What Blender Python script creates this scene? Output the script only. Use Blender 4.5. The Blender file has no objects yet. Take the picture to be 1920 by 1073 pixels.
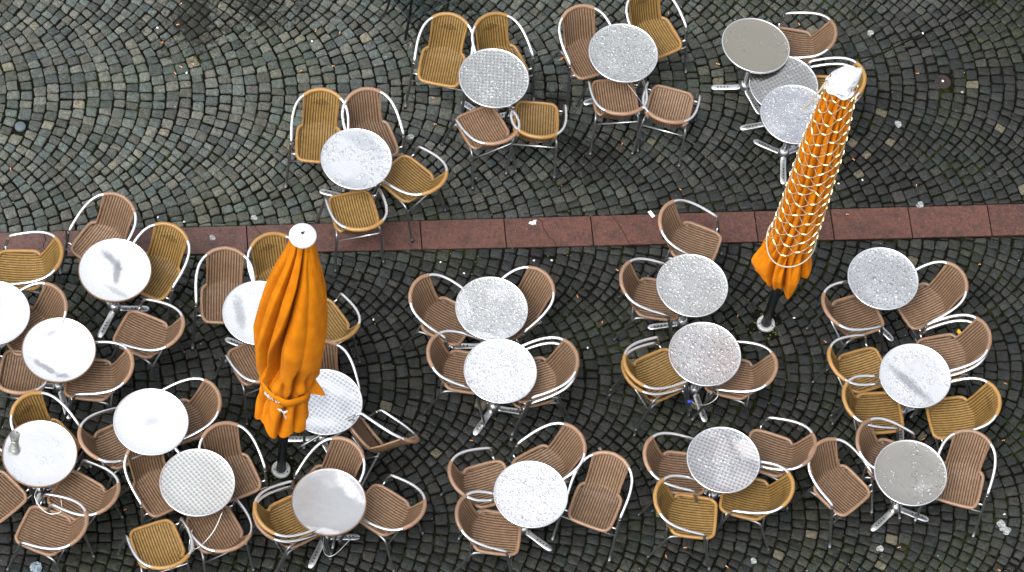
import bpy, math, random
from mathutils import Vector, Matrix

R = math.radians
# ------------------------------------------------------------------ camera, sky, sun, exposure
scene = bpy.context.scene
col = scene.collection
PITCH = R(60.0)
ROLL = math.atan2(773, 3988)
F_PX = 4062 * math.tan(PITCH)
CAM_H = 28.5
fw = Vector((0, math.cos(PITCH), -math.sin(PITCH)))
upv = Vector((0, math.sin(PITCH), math.cos(PITCH)))
rt = Vector((1, 0, 0))
cr = math.cos(ROLL) * rt + math.sin(ROLL) * upv
cu = -math.sin(ROLL) * rt + math.cos(ROLL) * upv
cam_data = bpy.data.cameras.new("camera")
cam = bpy.data.objects.new("camera", cam_data)
col.objects.link(cam)
M = Matrix((cr, cu, -fw)).transposed().to_4x4()
M.translation = Vector((0, -CAM_H / math.tan(PITCH), CAM_H))
cam.matrix_world = M
cam_data.sensor_fit = 'HORIZONTAL'
cam_data.sensor_width = 36.0
cam_data.lens = F_PX / 1920 * 36.0
cam_data.clip_start = 0.5
cam_data.clip_end = 500
scene.camera = cam

SUN_ELEV, SUN_AZ = 60.0, 215.0      # sun behind cloud, on the camera's side and a little to the left
world = bpy.data.worlds.new("World")
scene.world = world
world.use_nodes = True
wn, wl = world.node_tree.nodes, world.node_tree.links
wn.clear()
wo = wn.new('ShaderNodeOutputWorld')
bg = wn.new('ShaderNodeBackground')
sky = wn.new('ShaderNodeTexSky')
sky.sky_type = 'NISHITA'
sky.sun_disc = False
sky.sun_elevation = R(SUN_ELEV)
sky.sun_rotation = R(SUN_AZ)
sky.air_density = 1.0
sky.dust_density = 5.0
sky.ozone_density = 1.0
hs = wn.new('ShaderNodeHueSaturation')
hs.inputs['Saturation'].default_value = 0.22
wl.new(sky.outputs[0], hs.inputs['Color'])
wl.new(hs.outputs[0], bg.inputs['Color'])
bg.inputs['Strength'].default_value = 0.14
wl.new(bg.outputs[0], wo.inputs['Surface'])

sd = bpy.data.lights.new("sun", 'SUN')
sd.energy = 0.6
sd.angle = R(25)
sd.color = (1.0, 0.965, 0.92)
sun = bpy.data.objects.new("sun", sd)
col.objects.link(sun)
az = R(SUN_AZ)
sdir = Vector((math.sin(az) * math.cos(R(SUN_ELEV)), math.cos(az) * math.cos(R(SUN_ELEV)), math.sin(R(SUN_ELEV))))
sun.rotation_euler = sdir.to_track_quat('Z', 'Y').to_euler()

scene.render.engine = 'CYCLES'
scene.view_settings.view_transform = 'Standard'
scene.view_settings.look = 'None'
scene.view_settings.exposure = 1.3
scene.view_settings.gamma = 1.0

# ------------------------------------------------------------------ layout, in metres
TABLES_XY = {'E': (-0.506, 1.626), 'F': (-1.535, 0.535), 'G': (0.577, 2.148), 'Ha': (1.728, 2.482), 'Hb': (2.032, 2.161), 'Hc': (2.17, 1.854), 'A1': (-3.327, -1.002), 'A2': (-4.232, -1.63), 'A3': (-3.616, -1.854), 'B1': (-3.552, -2.834), 'B2': (-2.717, -2.391), 'B3': (-2.234, -2.819), 'S1': (-2.055, -1.145), 'S2': (-1.346, -1.859), 'T': (-1.141, -2.764), 'I1': (-0.134, -0.673), 'I2': (0.04, -1.252), 'J': (0.482, -2.341), 'K1': (1.52, -0.072), 'K2': (1.721, -0.713), 'L': (2.016, -1.68), 'M1': (3.139, 0.361), 'M2': (3.523, -0.53), 'N': (3.589, -1.463)}
CHAIRS = [
    ('o', 0, -0.988, 2.115, 179.8, 'ochre chair seen whole, leftmost at the droplet-covered table by the dark glass table'),
    ('o', 0, -0.631, 2.197, 215.0, 'ochre chair facing the camera, half hidden behind the dotted table at top middle'),
    ('b', 0, -0.34, 1.027, 37.0, 'reddish brown chair seen from behind, in front of the dotted table at top middle'),
    ('o', 0, -0.029, 1.144, 7.5, 'ochre chair seen from behind beside a reddish brown one at top middle'),
    ('o', 0, -1.947, 1.081, 188.0, 'ochre chair with lozenge back, leftmost at the silvery table above the red slabs'),
    ('b', 0, -1.596, 1.163, 210.8, 'brown chair behind the silvery table directly above the red slabs'),
    ('o', 0, -0.832, 0.435, 57.8, 'ochre chair turned to face left, right of the silvery table above the red slabs'),
    ('o', 0, -1.347, -0.107, 24.8, 'ochre chair seen from behind with its rear legs standing on the red slabs'),
    ('b', 0, 0.119, 2.457, 213.0, 'brown chair with tall curved back left of the top right-centre table'),
    ('o', 0, 0.666, 2.789, 217.3, 'ochre chair cut by the top edge behind the top right-centre table'),
    ('b', 0, 0.668, 1.55, 17.2, 'brown chair seen from behind, tucked under the top right-centre table'),
    ('b', 0, 1.05, 1.559, 355.6, 'brown chair seen from behind, right of its twin at the top right-centre table'),
    ('b', 0, 2.358, 2.745, 91.7, 'brown chair facing left behind the three overlapping tables at top right'),
    ('o', 0.1, 2.66, 2.28, 100.9, "ochre chair on top of a stack, mostly hidden by the parasol's white bag"),
    ('b', 0, 2.66, 2.28, 100.9, 'brown chair at the bottom of the stack hidden behind the white bag'),
    ('b', 0, -0.765, -0.633, 251.7, 'brown chair facing right, left of the upper of two centre tables'),
    ('b', 0, 0.233, -0.318, 141.8, 'brown chair facing left, right of the upper of two centre tables'),
    ('b', 0, -0.531, -1.191, 272.4, 'brown chair left of the white speckled table in the centre'),
    ('b', 0.1, 0.585, -1.051, 117.1, 'upper brown chair of the stacked pair right of the white speckled centre table'),
    ('b', 0, 0.585, -1.051, 117.1, 'lower brown chair of the stacked pair right of the white speckled centre table'),
    ('b', 0, -0.136, -2.337, 300.0, 'brown chair with bare metal arm up, upper left of the white bottom-centre table'),
    ('b', 0, 0.753, -1.767, 130.9, 'brown chair behind the white speckled table at bottom centre'),
    ('b', 0, 1.087, -1.908, 169.6, 'brown chair facing the camera, right of the white table at bottom centre'),
    ('b', 0, -0.032, -2.636, 273.4, 'brown chair facing right, lower left of the white table at bottom centre'),
    ('b', 0, 1.211, 0.555, 259.4, 'brown chair standing on the red slabs next to the white paper slip'),
    ('b', 0, 0.963, -0.132, 272.9, 'brown chair facing right, left of the table just below the red slabs'),
    ('o', 0.1, 1.148, -1.066, 308.5, 'ochre chair on top of the stack left of the droplet table right of centre'),
    ('o', 0, 1.148, -1.066, 308.5, 'lower ochre chair of the stack left of the droplet table right of centre'),
    ('b', 0, 2.275, -0.751, 87.4, 'brown chair facing left, right of the droplet table near the pole of the lit parasol'),
    ('b', 0, 1.414, -1.767, 275.5, 'brown chair left of the half-dotted table, behind the ochre chair facing right'),
    ('o', 0, 1.558, -2.14, 273.7, 'ochre chair facing right, lower left of the half-dotted table'),
    ('o', 0, 2.562, -1.858, 87.6, 'ochre chair facing left, lower right of the half-dotted table'),
    ('b', 0, 2.695, -1.44, 81.3, 'brown chair facing left, upper right of the half-dotted table'),
    ('b', 0, 2.734, -0.052, 301.4, 'brown chair with glare on its seat, left of the upper right-hand table'),
    ('b', 0, 3.766, 0.5, 127.3, 'brown chair facing lower left, right of the upper right-hand table'),
    ('b', 0.1, 4.028, -0.071, 112.9, 'upper brown chair of the stacked pair above the yellow leaf at right'),
    ('o', 0, 4.028, -0.071, 112.9, 'lower ochre chair of the stacked pair above the yellow leaf at right'),
    ('o', 0, 2.85, -0.571, 300.4, 'ochre chair facing right, upper left of the white table with a grey band'),
    ('o', 0, 3.002, -0.887, 286.2, 'ochre chair facing right, lower left of the white table with a grey band'),
    ('o', 0, 4.192, -0.621, 109.0, 'ochre chair with lozenge back facing left, right of the white table with a grey band'),
    ('b', 0, 2.826, -1.422, 232.0, 'brown chair seen whole facing lower right, left of the beige bottom right table'),
    ('b', 0, 3.165, -1.207, 260.9, 'brown chair squeezed behind the beige bottom right table'),
    ('b', 0, 4.069, -1.042, 175.1, 'brown chair facing the camera, right of the beige bottom right table'),
    ('b', 0, -3.432, -0.368, 158.0, 'brown chair behind the white table with the curved grey smear'),
    ('o', 0, -2.939, -0.556, 162.7, 'ochre chair with lozenge back right of the white table with the curved grey smear'),
    ('o', 0, -3.855, -0.973, 101.3, 'ochre chair facing left over the red slabs at the left edge'),
    ('b', 0, -3.754, -1.385, 134.9, 'brown chair between the two white tables at the left edge'),
    ('b', 0, -2.717, -1.49, 76.4, 'brown chair facing upper left beside the foot of the smeared white table'),
    ('b', 0, -2.444, -0.673, 191.3, 'brown chair facing the camera, left of the table half hidden by the smooth parasol'),
    ('b', 0, -3.876, -2.286, 3.2, 'brown chair at the left edge below the white table with the candle'),
    ('b', 0, -3.044, -1.898, 96.9, 'brown chair facing left, right of the white table above the paper cup table'),
    ('b', 0, -4.083, -2.993, 235.5, 'brown chair with white glare streaks on its seat at the bottom left edge'),
    ('o', 0, -3.759, -2.422, 233.4, 'ochre chair with lozenge back behind the table with the paper cup'),
    ('b', 0, -3.173, -2.665, 310.1, 'brown chair facing right, left of the plain white lower left table'),
    ('b', 0, -2.92, -3.127, 69.4, 'brown chair facing upper left, right of the table with the paper cup'),
    ('b', 0, -3.098, -3.444, 79.0, 'brown chair nearest the bottom left corner, below the paper cup table'),
    ('b', 0, -2.287, -2.021, 122.7, 'brown chair facing left, right of the plain white lower left table'),
    ('b', 0, -2.731, -2.605, 221.2, "brown chair left of the grey dotted table, under the plain white table's rim"),
    ('b', 0, -2.146, -2.333, 215.1, "brown chair right of the grey dotted table, next to the smooth parasol's pole"),
    ('b', 0, -1.841, -3.305, 39.0, 'brown chair seen from behind, below the grey dotted lower left table'),
    ('o', 0, -2.304, -3.57, 31.5, 'bright ochre chair seen from behind at the bottom edge with a white fleck'),
    ('b', 0, -1.827, -1.705, 38.4, 'brown chair seen from behind left of the smooth parasol, one arm hidden by it'),
    ('o', 0, -1.328, -1.195, 43.5, 'ochre chair peeping out right of the smooth parasol'),
    ('b', 0, -1.494, -1.392, 208.5, 'brown chair behind the white dotted table right of the smooth parasol'),
    ('b', 0, -1.083, -2.262, 156.0, 'brown chair with tall back behind the grey filmed table at the bottom'),
    ('o', 0.1, -1.619, -3.075, 310.1, 'ochre chair on top of the stack left of the grey filmed bottom table'),
    ('b', 0, -1.619, -3.075, 310.1, 'brown chair under the ochre one left of the grey filmed bottom table'),
    ('b', 0, -0.438, -2.738, 66.0, 'brown chair facing left, right of the grey filmed bottom table'),
    ('o', 0, -2.114, -0.461, 213.5, "ochre chair with lozenge back half hidden behind the smooth parasol's white cap"),
]
TABLES = [
    ('E', 0.722, -90, {'white': 0.12, 'drops': 0.75, 'patt': 0.9, 'tint': (0.58, 0.59, 0.57)}, 'round metal table with dot rows and droplets at top middle'),
    ('F', 0.722, 173, {'white': 0.55, 'drops': 0.55, 'patt': 0, 'tint': (0.72, 0.74, 0.76), 'dsize': 1.6}, 'silvery table with large water blobs directly above the red slabs'),
    ('G', 0.722, -30, {'white': 0.1, 'drops': 1.0, 'patt': 0.25, 'tint': (0.6, 0.61, 0.59)}, 'grey droplet-covered table between four chairs right of top centre'),
    ('Ha', 0.745, -171, {'white': 0, 'drops': 0.35, 'patt': 0, 'tint': (0.4, 0.37, 0.31), 'tilt': (-6, 3), 'rough': 0.34}, 'beige grey table, topmost and leftmost of the three overlapping at top right'),  # beige tint carries the reflection of a darker building in the tilted top
    ('Hb', 0.695, -40, {'white': 0.05, 'drops': 0.5, 'patt': 0.9, 'tint': (0.46, 0.46, 0.44)}, 'dotted grey table in the middle of the three overlapping at top right'),
    ('Hc', 0.722, -81, {'white': 0.2, 'drops': 0.9, 'patt': 0, 'tint': (0.56, 0.57, 0.6), 'dsize': 0.75}, 'silver finely beaded table touching the parasol with lights'),
    ('A1', 0.722, -104, {'white': 1.0, 'drops': 0.0, 'patt': 0, 'tint': (0.8, 0.8, 0.8), 'rust': True, 'streak': [(-0.05, 0.09, 0.15, 0.035, -35, 0.8), (0.02, -0.02, 0.035, 0.12, 8, 0.8), (0.05, -0.2, 0.12, 0.03, -20, 0.45)]}, 'white wet table with a curved grey smear by the red slabs'),
    ('A2', 0.722, -60, {'white': 1.0, 'drops': 0.05, 'patt': 0, 'tint': (0.8, 0.8, 0.8)}, 'white wet table with a candle glass, cut by the left edge'),
    ('A3', 0.722, -61, {'white': 1.0, 'drops': 0.0, 'patt': 0, 'tint': (0.8, 0.8, 0.8), 'rust': True, 'streak': [(-0.06, -0.19, 0.16, 0.028, -22, 0.8), (0.1, -0.23, 0.05, 0.025, 0, 0.7), (-0.1, 0.14, 0.05, 0.02, 40, 0.4)]}, 'white wet table with dark wet marks along its lower rim at left'),
    ('B1', 0.722, -85, {'white': 1.0, 'drops': 0.25, 'patt': 0, 'rough': 0.1, 'tint': (0.8, 0.8, 0.8), 'rust': True}, 'white wet table carrying a paper cup'),
    ('B2', 0.8, -50, {'white': 1.0, 'drops': 0.0, 'patt': 0, 'tint': (0.84, 0.84, 0.84), 'streak': [(0, 0, 0.06, 0.05, 0, 0.3)]}, 'plain white wet table between the paper cup table and the smooth parasol'),
    ('B3', 0.722, -85, {'white': 0.15, 'drops': 0.05, 'patt': 1.0, 'tint': (0.66, 0.68, 0.66), 'rough': 0.3}, 'pale grey dotted table almost free of drops at lower left'),
    ('S1', 0.722, -75, {'white': 0.9, 'drops': 0.05, 'patt': 0.2, 'tint': (0.7, 0.72, 0.74), 'streak': [(-0.16, -0.04, 0.05, 0.2, 20, 0.6)]}, "bright white table half hidden behind the smooth orange parasol's left side"),
    ('S2', 0.722, -170, {'white': 0.45, 'drops': 0.0, 'patt': 1.0, 'tint': (0.66, 0.69, 0.72), 'streak': [(0.05, 0.14, 0.22, 0.06, -15, -1.0), (-0.02, -0.2, 0.2, 0.06, 10, -0.9)]}, 'dotted table with white sheen at the right side of the smooth parasol'),
    ('T', 0.722, -104, {'white': 0.1, 'drops': 0.05, 'patt': 0.0, 'tint': (0.54, 0.56, 0.57), 'rough': 0.3, 'rust': True, 'streak': [(0.13, 0.17, 0.2, 0.055, -40, -1.0), (0.0, -0.27, 0.2, 0.03, 0, -0.8)]}, 'grey filmed table with a white crescent of sheen at the bottom'),
    ('I1', 0.722, -172, {'white': 0.4, 'drops': 0.8, 'patt': 0, 'tint': (0.66, 0.67, 0.66), 'streak': [(-0.05, -0.27, 0.2, 0.03, 0, -0.9)]}, 'silver droplet-covered table, upper of the two close together in the centre'),
    ('I2', 0.722, -113, {'white': 0.9, 'drops': 0.7, 'patt': 0, 'tint': (0.7, 0.7, 0.71)}, 'white speckled table, lower of the two close together in the centre'),
    ('J', 0.722, -24, {'white': 0.9, 'drops': 0.8, 'patt': 0, 'tint': (0.7, 0.7, 0.7)}, 'white speckled table at bottom centre among four brown chairs'),
    ('K1', 0.722, -163, {'white': 0.2, 'drops': 0.8, 'patt': 0.5, 'tint': (0.62, 0.63, 0.61)}, 'silver table just below the red slabs beside two brown chairs'),
    ('K2', 0.722, -61, {'white': 0.15, 'drops': 1.0, 'patt': 0, 'tint': (0.64, 0.64, 0.64), 'dsize': 1.2}, 'heavily beaded silver table right of the stacked ochre chairs'),
    ('L', 0.722, -89, {'white': 0.3, 'drops': 0.5, 'patt': 1.0, 'tint': (0.56, 0.58, 0.6), 'streak': [(0.17, 0.14, 0.13, 0.08, -40, -0.9)]}, 'half dotted, half sheeny table at the bottom right of centre'),
    ('M1', 0.722, -37, {'white': 0.25, 'drops': 0.95, 'patt': 0, 'tint': (0.6, 0.61, 0.61), 'dsize': 1.2}, 'silver beaded table at right just below the red slabs'),
    ('M2', 0.722, -82, {'white': 0.85, 'drops': 0.55, 'patt': 0, 'tint': (0.62, 0.64, 0.67), 'streak': [(-0.02, -0.1, 0.27, 0.05, -35, 0.75)]}, 'white speckled table with a diagonal grey band at right'),
    ('N', 0.722, -127, {'white': 0.0, 'drops': 0.45, 'patt': 0, 'tint': (0.4, 0.385, 0.35), 'rough': 0.32, 'dsize': 1.3}, 'beige grey table with scattered drops at bottom right'),
]
BUTTS = [(-3.438, 2.231), (-3.411, 2.012), (-3.512, 1.785), (-3.2, 1.626), (-3.299, 1.574), (-3.331, 1.497), (-2.188, 2.232), (-1.969, 2.248), (-2.237, 1.768), (-4.523, 0.188), (-2.183, 0.943), (2.136, 3.313), (1.46, 2.707), (3.275, 3.02), (3.406, 1.817), (1.311, 1.306), (0.578, 0.022), (0.835, -0.194), (1.997, 0.135), (0.879, 0.36), (2.83, 1.383), (-2.832, -2.847), (-0.088, -1.58), (4.053, 1.128), (4.405, -0.023), (2.786, 0.048), (3.667, -1.804), (4.443, -0.589), (4.535, -1.838), (3.755, -0.724), (1.865, -2.196), (1.717, -2.315), (2.241, -2.299), (-1.014, 1.758), (-0.947, 1.49), (-1.315, 2.282), (0.042, 2.425), (0.05, 2.439), (0.728, 1.655), (1.461, 2.704), (0.933, 3.158), (-1.955, 1.892), (-1.534, 1.581), (2.81, 1.969), (0.038, -1.066)]
SCRAPS = [(-0.656, 0.098), (-0.434, 0.032), (0.147, 0.295), (0.301, 0.33), (-3.23, 1.526), (-3.587, 1.936), (-2.198, 2.111), (-3.387, -0.002), (-3.163, -0.001), (-2.931, 0.004), (-0.265, 1.815), (3.279, 3.476), (2.708, 1.687), (2.917, 1.774), (-1.127, -0.598), (-0.781, -0.738), (0.75, -0.468), (2.491, 0.224), (4.045, 0.049), (4.529, -1.297)]
SPOTS = [
    (-2.657, -0.098, 0.028, 'pale round splash on the red slabs at left'),
    (-2.341, 0.182, 0.028, 'white round splash at the upper edge of the red slabs near the smooth parasol'),
    (-1.144, 1.312, 0.032, "white painted mark on a cobble right of the ochre chair's arm at upper left"),
    (3.168, 2.441, 0.035, 'pale grey splash on the cobbles right of the lit parasol'),
    (2.8, 3.371, 0.032, 'silvery crumpled white mark at top right'),
    (3.71, 2.919, 0.012, 'small white dot on the cobbles below the rusty iron cap'),
    (3.461, 1.634, 0.035, 'white splash at the edge of the red slabs at right'),
    (3.506, -1.849, 0.032, 'pale splash below the feet of the beige bottom right table'),
    (2.454, -2.192, 0.028, 'pale round splash at the bottom edge right of centre'),
    (4.553, -1.448, 0.045, 'broad white splash in the bottom right corner area'),
    (1.007, -1.419, 0.014, 'small white dot above the chair at bottom centre'),
    (4.515, -1.394, 0.04, 'white splash beside the broad one near the bottom right corner'),
]

# ------------------------------------------------------------------ helpers
class MB:
    """collects shapes and links them as one mesh object"""
    def __init__(s):
        s.v, s.f, s.m, s.uv = [], [], [], {}
    def add(s, vs, fs, mi=0):
        b = len(s.v)
        s.v += [tuple(v) for v in vs]
        s.f += [tuple(i + b for i in f) for f in fs]
        s.m += [mi] * len(fs)
        return b
    def tube(s, pts, rad, seg=10, caps=True, mi=0, closed=False, squash=None):
        pts = [Vector(p) for p in pts]
        n = len(pts)
        if not hasattr(rad, '__len__'):
            rad = [rad] * n
        vs, fs = [], []
        T = []
        for i in range(n):
            if closed:
                d = pts[(i + 1) % n] - pts[i - 1]
            else:
                d = pts[min(i + 1, n - 1)] - pts[max(i - 1, 0)]
            T.append(d.normalized() if d.length > 1e-9 else Vector((0, 0, 1)))
        up = Vector((0, 0, 1)) if abs(T[0].z) < 0.9 else Vector((1, 0, 0))
        N = (up - up.dot(T[0]) * T[0]).normalized()
        for i in range(n):
            N = (N - N.dot(T[i]) * T[i]).normalized()
            B = T[i].cross(N)
            for k in range(seg):
                a = 2 * math.pi * k / seg
                q = (math.cos(a) * N * (squash or 1) + math.sin(a) * B) * rad[i]
                vs.append(pts[i] + q)
        rng = n if closed else n - 1
        for i in range(rng):
            j = (i + 1) % n
            for k in range(seg):
                k2 = (k + 1) % seg
                fs.append((i * seg + k, j * seg + k, j * seg + k2, i * seg + k2)[::-1])
        if caps and not closed:
            fs.append(tuple(range(seg)))
            fs.append(tuple(range((n - 1) * seg, n * seg))[::-1])
        s.add(vs, fs, mi)
    def lathe(s, prof, seg=32, mi=0, c=(0, 0, 0), cap0=False, cap1=False):
        vs, fs = [], []
        for (r, z) in prof:
            for k in range(seg):
                a = 2 * math.pi * k / seg
                vs.append((c[0] + r * math.cos(a), c[1] + r * math.sin(a), c[2] + z))
        for i in range(len(prof) - 1):
            for k in range(seg):
                k2 = (k + 1) % seg
                fs.append((i * seg + k, i * seg + k2, (i + 1) * seg + k2, (i + 1) * seg + k))
        if cap0:
            fs.append(tuple(range(seg))[::-1])
        if cap1:
            n = (len(prof) - 1) * seg
            fs.append(tuple(range(n, n + seg)))
        s.add(vs, fs, mi)
    def box(s, c, h, rz=0.0, mi=0, bev=0.0):
        cx, cy, cz = c
        hx, hy, hz = h
        ca, sa = math.cos(rz), math.sin(rz)
        b = bev
        ring = [(hx - b, hy), (-hx + b, hy), (-hx, hy - b), (-hx, -hy + b), (-hx + b, -hy), (hx - b, -hy), (hx, -hy + b), (hx, hy - b)] if b else [(hx, hy), (-hx, hy), (-hx, -hy), (hx, -hy)]
        n = len(ring)
        vs = []
        for sc, z in ((1, -hz), (1, hz - b), ((1 - b / max(hx, 1e-6)) if b else 1, hz)):
            for x, y in ring:
                x2, y2 = x * sc, y * sc
                vs.append((cx + ca * x2 - sa * y2, cy + sa * x2 + ca * y2, cz + z))
        fs = [tuple(range(n))[::-1], tuple(range(2 * n, 3 * n))]
        for l in (0, 1):
            for k in range(n):
                fs.append((l * n + k, l * n + (k + 1) % n, (l + 1) * n + (k + 1) % n, (l + 1) * n + k))
        if not b:
            vs = vs[:n] + vs[2 * n:]
            fs = [tuple(range(n))[::-1], tuple(range(n, 2 * n))] + [(k, (k + 1) % n, n + (k + 1) % n, n + k) for k in range(n)]
        s.add(vs, fs, mi)
    def build(s, name, mats, parent=None, smooth=True):
        me = bpy.data.meshes.new(name)
        me.from_pydata(s.v, [], s.f)
        if not isinstance(mats, (list, tuple)):
            mats = [mats]
        for m in mats:
            me.materials.append(m)
        if len(mats) > 1:
            me.polygons.foreach_set('material_index', s.m)
        me.polygons.foreach_set('use_smooth', [smooth] * len(me.polygons))
        me.update()
        o = bpy.data.objects.new(name, me)
        col.objects.link(o)
        if parent:
            o.parent = parent
        return o

def crom(P, n=6):
    """Catmull-Rom through points"""
    P = [Vector(p) for p in P]
    Q = [2 * P[0] - P[1]] + P + [2 * P[-1] - P[-2]]
    out = []
    for i in range(1, len(Q) - 2):
        for k in range(n):
            t = k / n
            a, b, c, d = Q[i - 1], Q[i], Q[i + 1], Q[i + 2]
            out.append(0.5 * ((2 * b) + (c - a) * t + (2 * a - 5 * b + 4 * c - d) * t * t + (3 * b - a - 3 * c + d) * t ** 3))
    out.append(P[-1])
    return out

def tag(o, label=None, cat=None, group=None, kind=None):
    if label: o['label'] = label
    if cat: o['category'] = cat
    if group: o['group'] = group
    if kind: o['kind'] = kind
    return o

def empty(name, loc=(0, 0, 0), rz=0.0):
    o = bpy.data.objects.new(name, None)
    o.empty_display_size = 0.1
    col.objects.link(o)
    o.location = loc
    o.rotation_euler = (0, 0, rz)
    return o

def copy_tree(o, parent=None):
    c = o.copy()
    col.objects.link(c)
    if parent:
        c.parent = parent
    for ch in o.children:
        copy_tree(ch, c)
    return c

def lerp_keys(keys, z):
    """keys: list of (z, a, b, ...) sorted by falling z"""
    if z >= keys[0][0]: return keys[0][1:]
    for k0, k1 in zip(keys, keys[1:]):
        if z >= k1[0]:
            t = (k0[0] - z) / (k0[0] - k1[0])
            t = t * t * (3 - 2 * t) if False else t
            return tuple(a + (b - a) * t for a, b in zip(k0[1:], k1[1:]))
    return keys[-1][1:]

# ------------------------------------------------------------------ materials
class NT:
    def __init__(s, name):
        s.m = bpy.data.materials.new(name)
        s.m.use_nodes = True
        s.t = s.m.node_tree
        s.t.nodes.clear()
        s.out = s.t.nodes.new('ShaderNodeOutputMaterial')
        s.b = s.t.nodes.new('ShaderNodeBsdfPrincipled')
        s.t.links.new(s.b.outputs[0], s.out.inputs['Surface'])
    def set(s, **k):
        for n, v in k.items():
            s.inp(s.b, n.replace('_', ' '), v)
        return s
    def inp(s, node, key, v):
        i = node.inputs[key]
        if hasattr(v, 'is_linked') or isinstance(v, bpy.types.NodeSocket):
            s.t.links.new(v, i)
        else:
            if hasattr(i.default_value, '__len__') and hasattr(v, '__len__') and len(v) == 3 and len(i.default_value) == 4:
                v = (*v, 1)
            i.default_value = v
    def node(s, typ, props=None, **k):
        n = s.t.nodes.new(typ)
        for a, b in (props or {}).items():
            setattr(n, a, b)
        for a, b in k.items():
            s.inp(n, a if not a.startswith('i') or not a[1:].isdigit() else int(a[1:]), b)
        return n
    def math(s, op, a, b=0.0, clamp=False):
        n = s.node('ShaderNodeMath', {'operation': op, 'use_clamp': clamp}, i0=a, i1=b)
        return n.outputs[0]
    def mix(s, f, a, b, blend='MIX'):
        n = s.t.nodes.new('ShaderNodeMix')
        n.data_type = 'RGBA'
        n.blend_type = blend
        s.inp(n, 0, f); s.inp(n, 6, a); s.inp(n, 7, b)
        return n.outputs[2]
    def ramp(s, x, lo, hi):
        n = s.node('ShaderNodeMapRange', {'interpolation_type': 'SMOOTHSTEP'}, i0=x, i1=lo, i2=hi, i3=0.0, i4=1.0)
        return n.outputs[0]
    def coord(s, which='Object'):
        return s.t.nodes.new('ShaderNodeTexCoord').outputs[which]
    def noise(s, vec, scale, detail=3.0, rough=0.55, w=None):
        n = s.node('ShaderNodeTexNoise', {'noise_dimensions': '3D'}, Vector=vec, Scale=scale, Detail=detail, Roughness=rough)
        return n.outputs['Fac']
    def voro(s, vec, scale, feature='F1', out='Distance', smooth=None):
        n = s.node('ShaderNodeTexVoronoi', {'feature': feature}, Vector=vec, Scale=scale)
        if smooth is not None: n.inputs['Smoothness'].default_value = smooth
        return n.outputs[out]
    def bump(s, h, strength, dist, normal=None):
        n = s.node('ShaderNodeBump', None, Height=h, Strength=strength, Distance=dist)
        if normal is not None: s.t.links.new(normal, n.inputs['Normal'])
        return n.outputs[0]
    def xyz(s, vec):
        n = s.t.nodes.new('ShaderNodeSeparateXYZ')
        s.t.links.new(vec, n.inputs[0])
        return n.outputs
    def attr(s, name, out='Fac'):
        n = s.t.nodes.new('ShaderNodeAttribute')
        n.attribute_name = name
        return n.outputs[out]
    def rnd(s):
        return s.t.nodes.new('ShaderNodeObjectInfo').outputs['Random']

def plain(name, colr, rough=0.6, metal=0.0, **k):
    n = NT(name)
    n.set(Base_Color=colr, Roughness=rough, Metallic=metal, **k)
    return n.m

def make_damp(n, P):
    """world-position mask: 1 where the paving is soaked, 0 where it has begun to dry (upper left)"""
    x, y, z = n.xyz(P)[:3]
    g = n.math('ADD', n.math('MULTIPLY', x, 0.30), n.math('MULTIPLY', y, -0.24))
    below = n.math('SUBTRACT', 1.0, n.ramp(n.math('SUBTRACT', y, n.math('MULTIPLY', x, 0.256)), -0.3, 0.9))
    g = n.math('ADD', g, n.math('MULTIPLY', below, 0.75))
    g = n.math('ADD', g, n.math('MULTIPLY', n.math('SUBTRACT', n.noise(P, 0.8, 3.0), 0.5), 0.9))
    return n.ramp(g, -0.85, 0.35)

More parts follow.
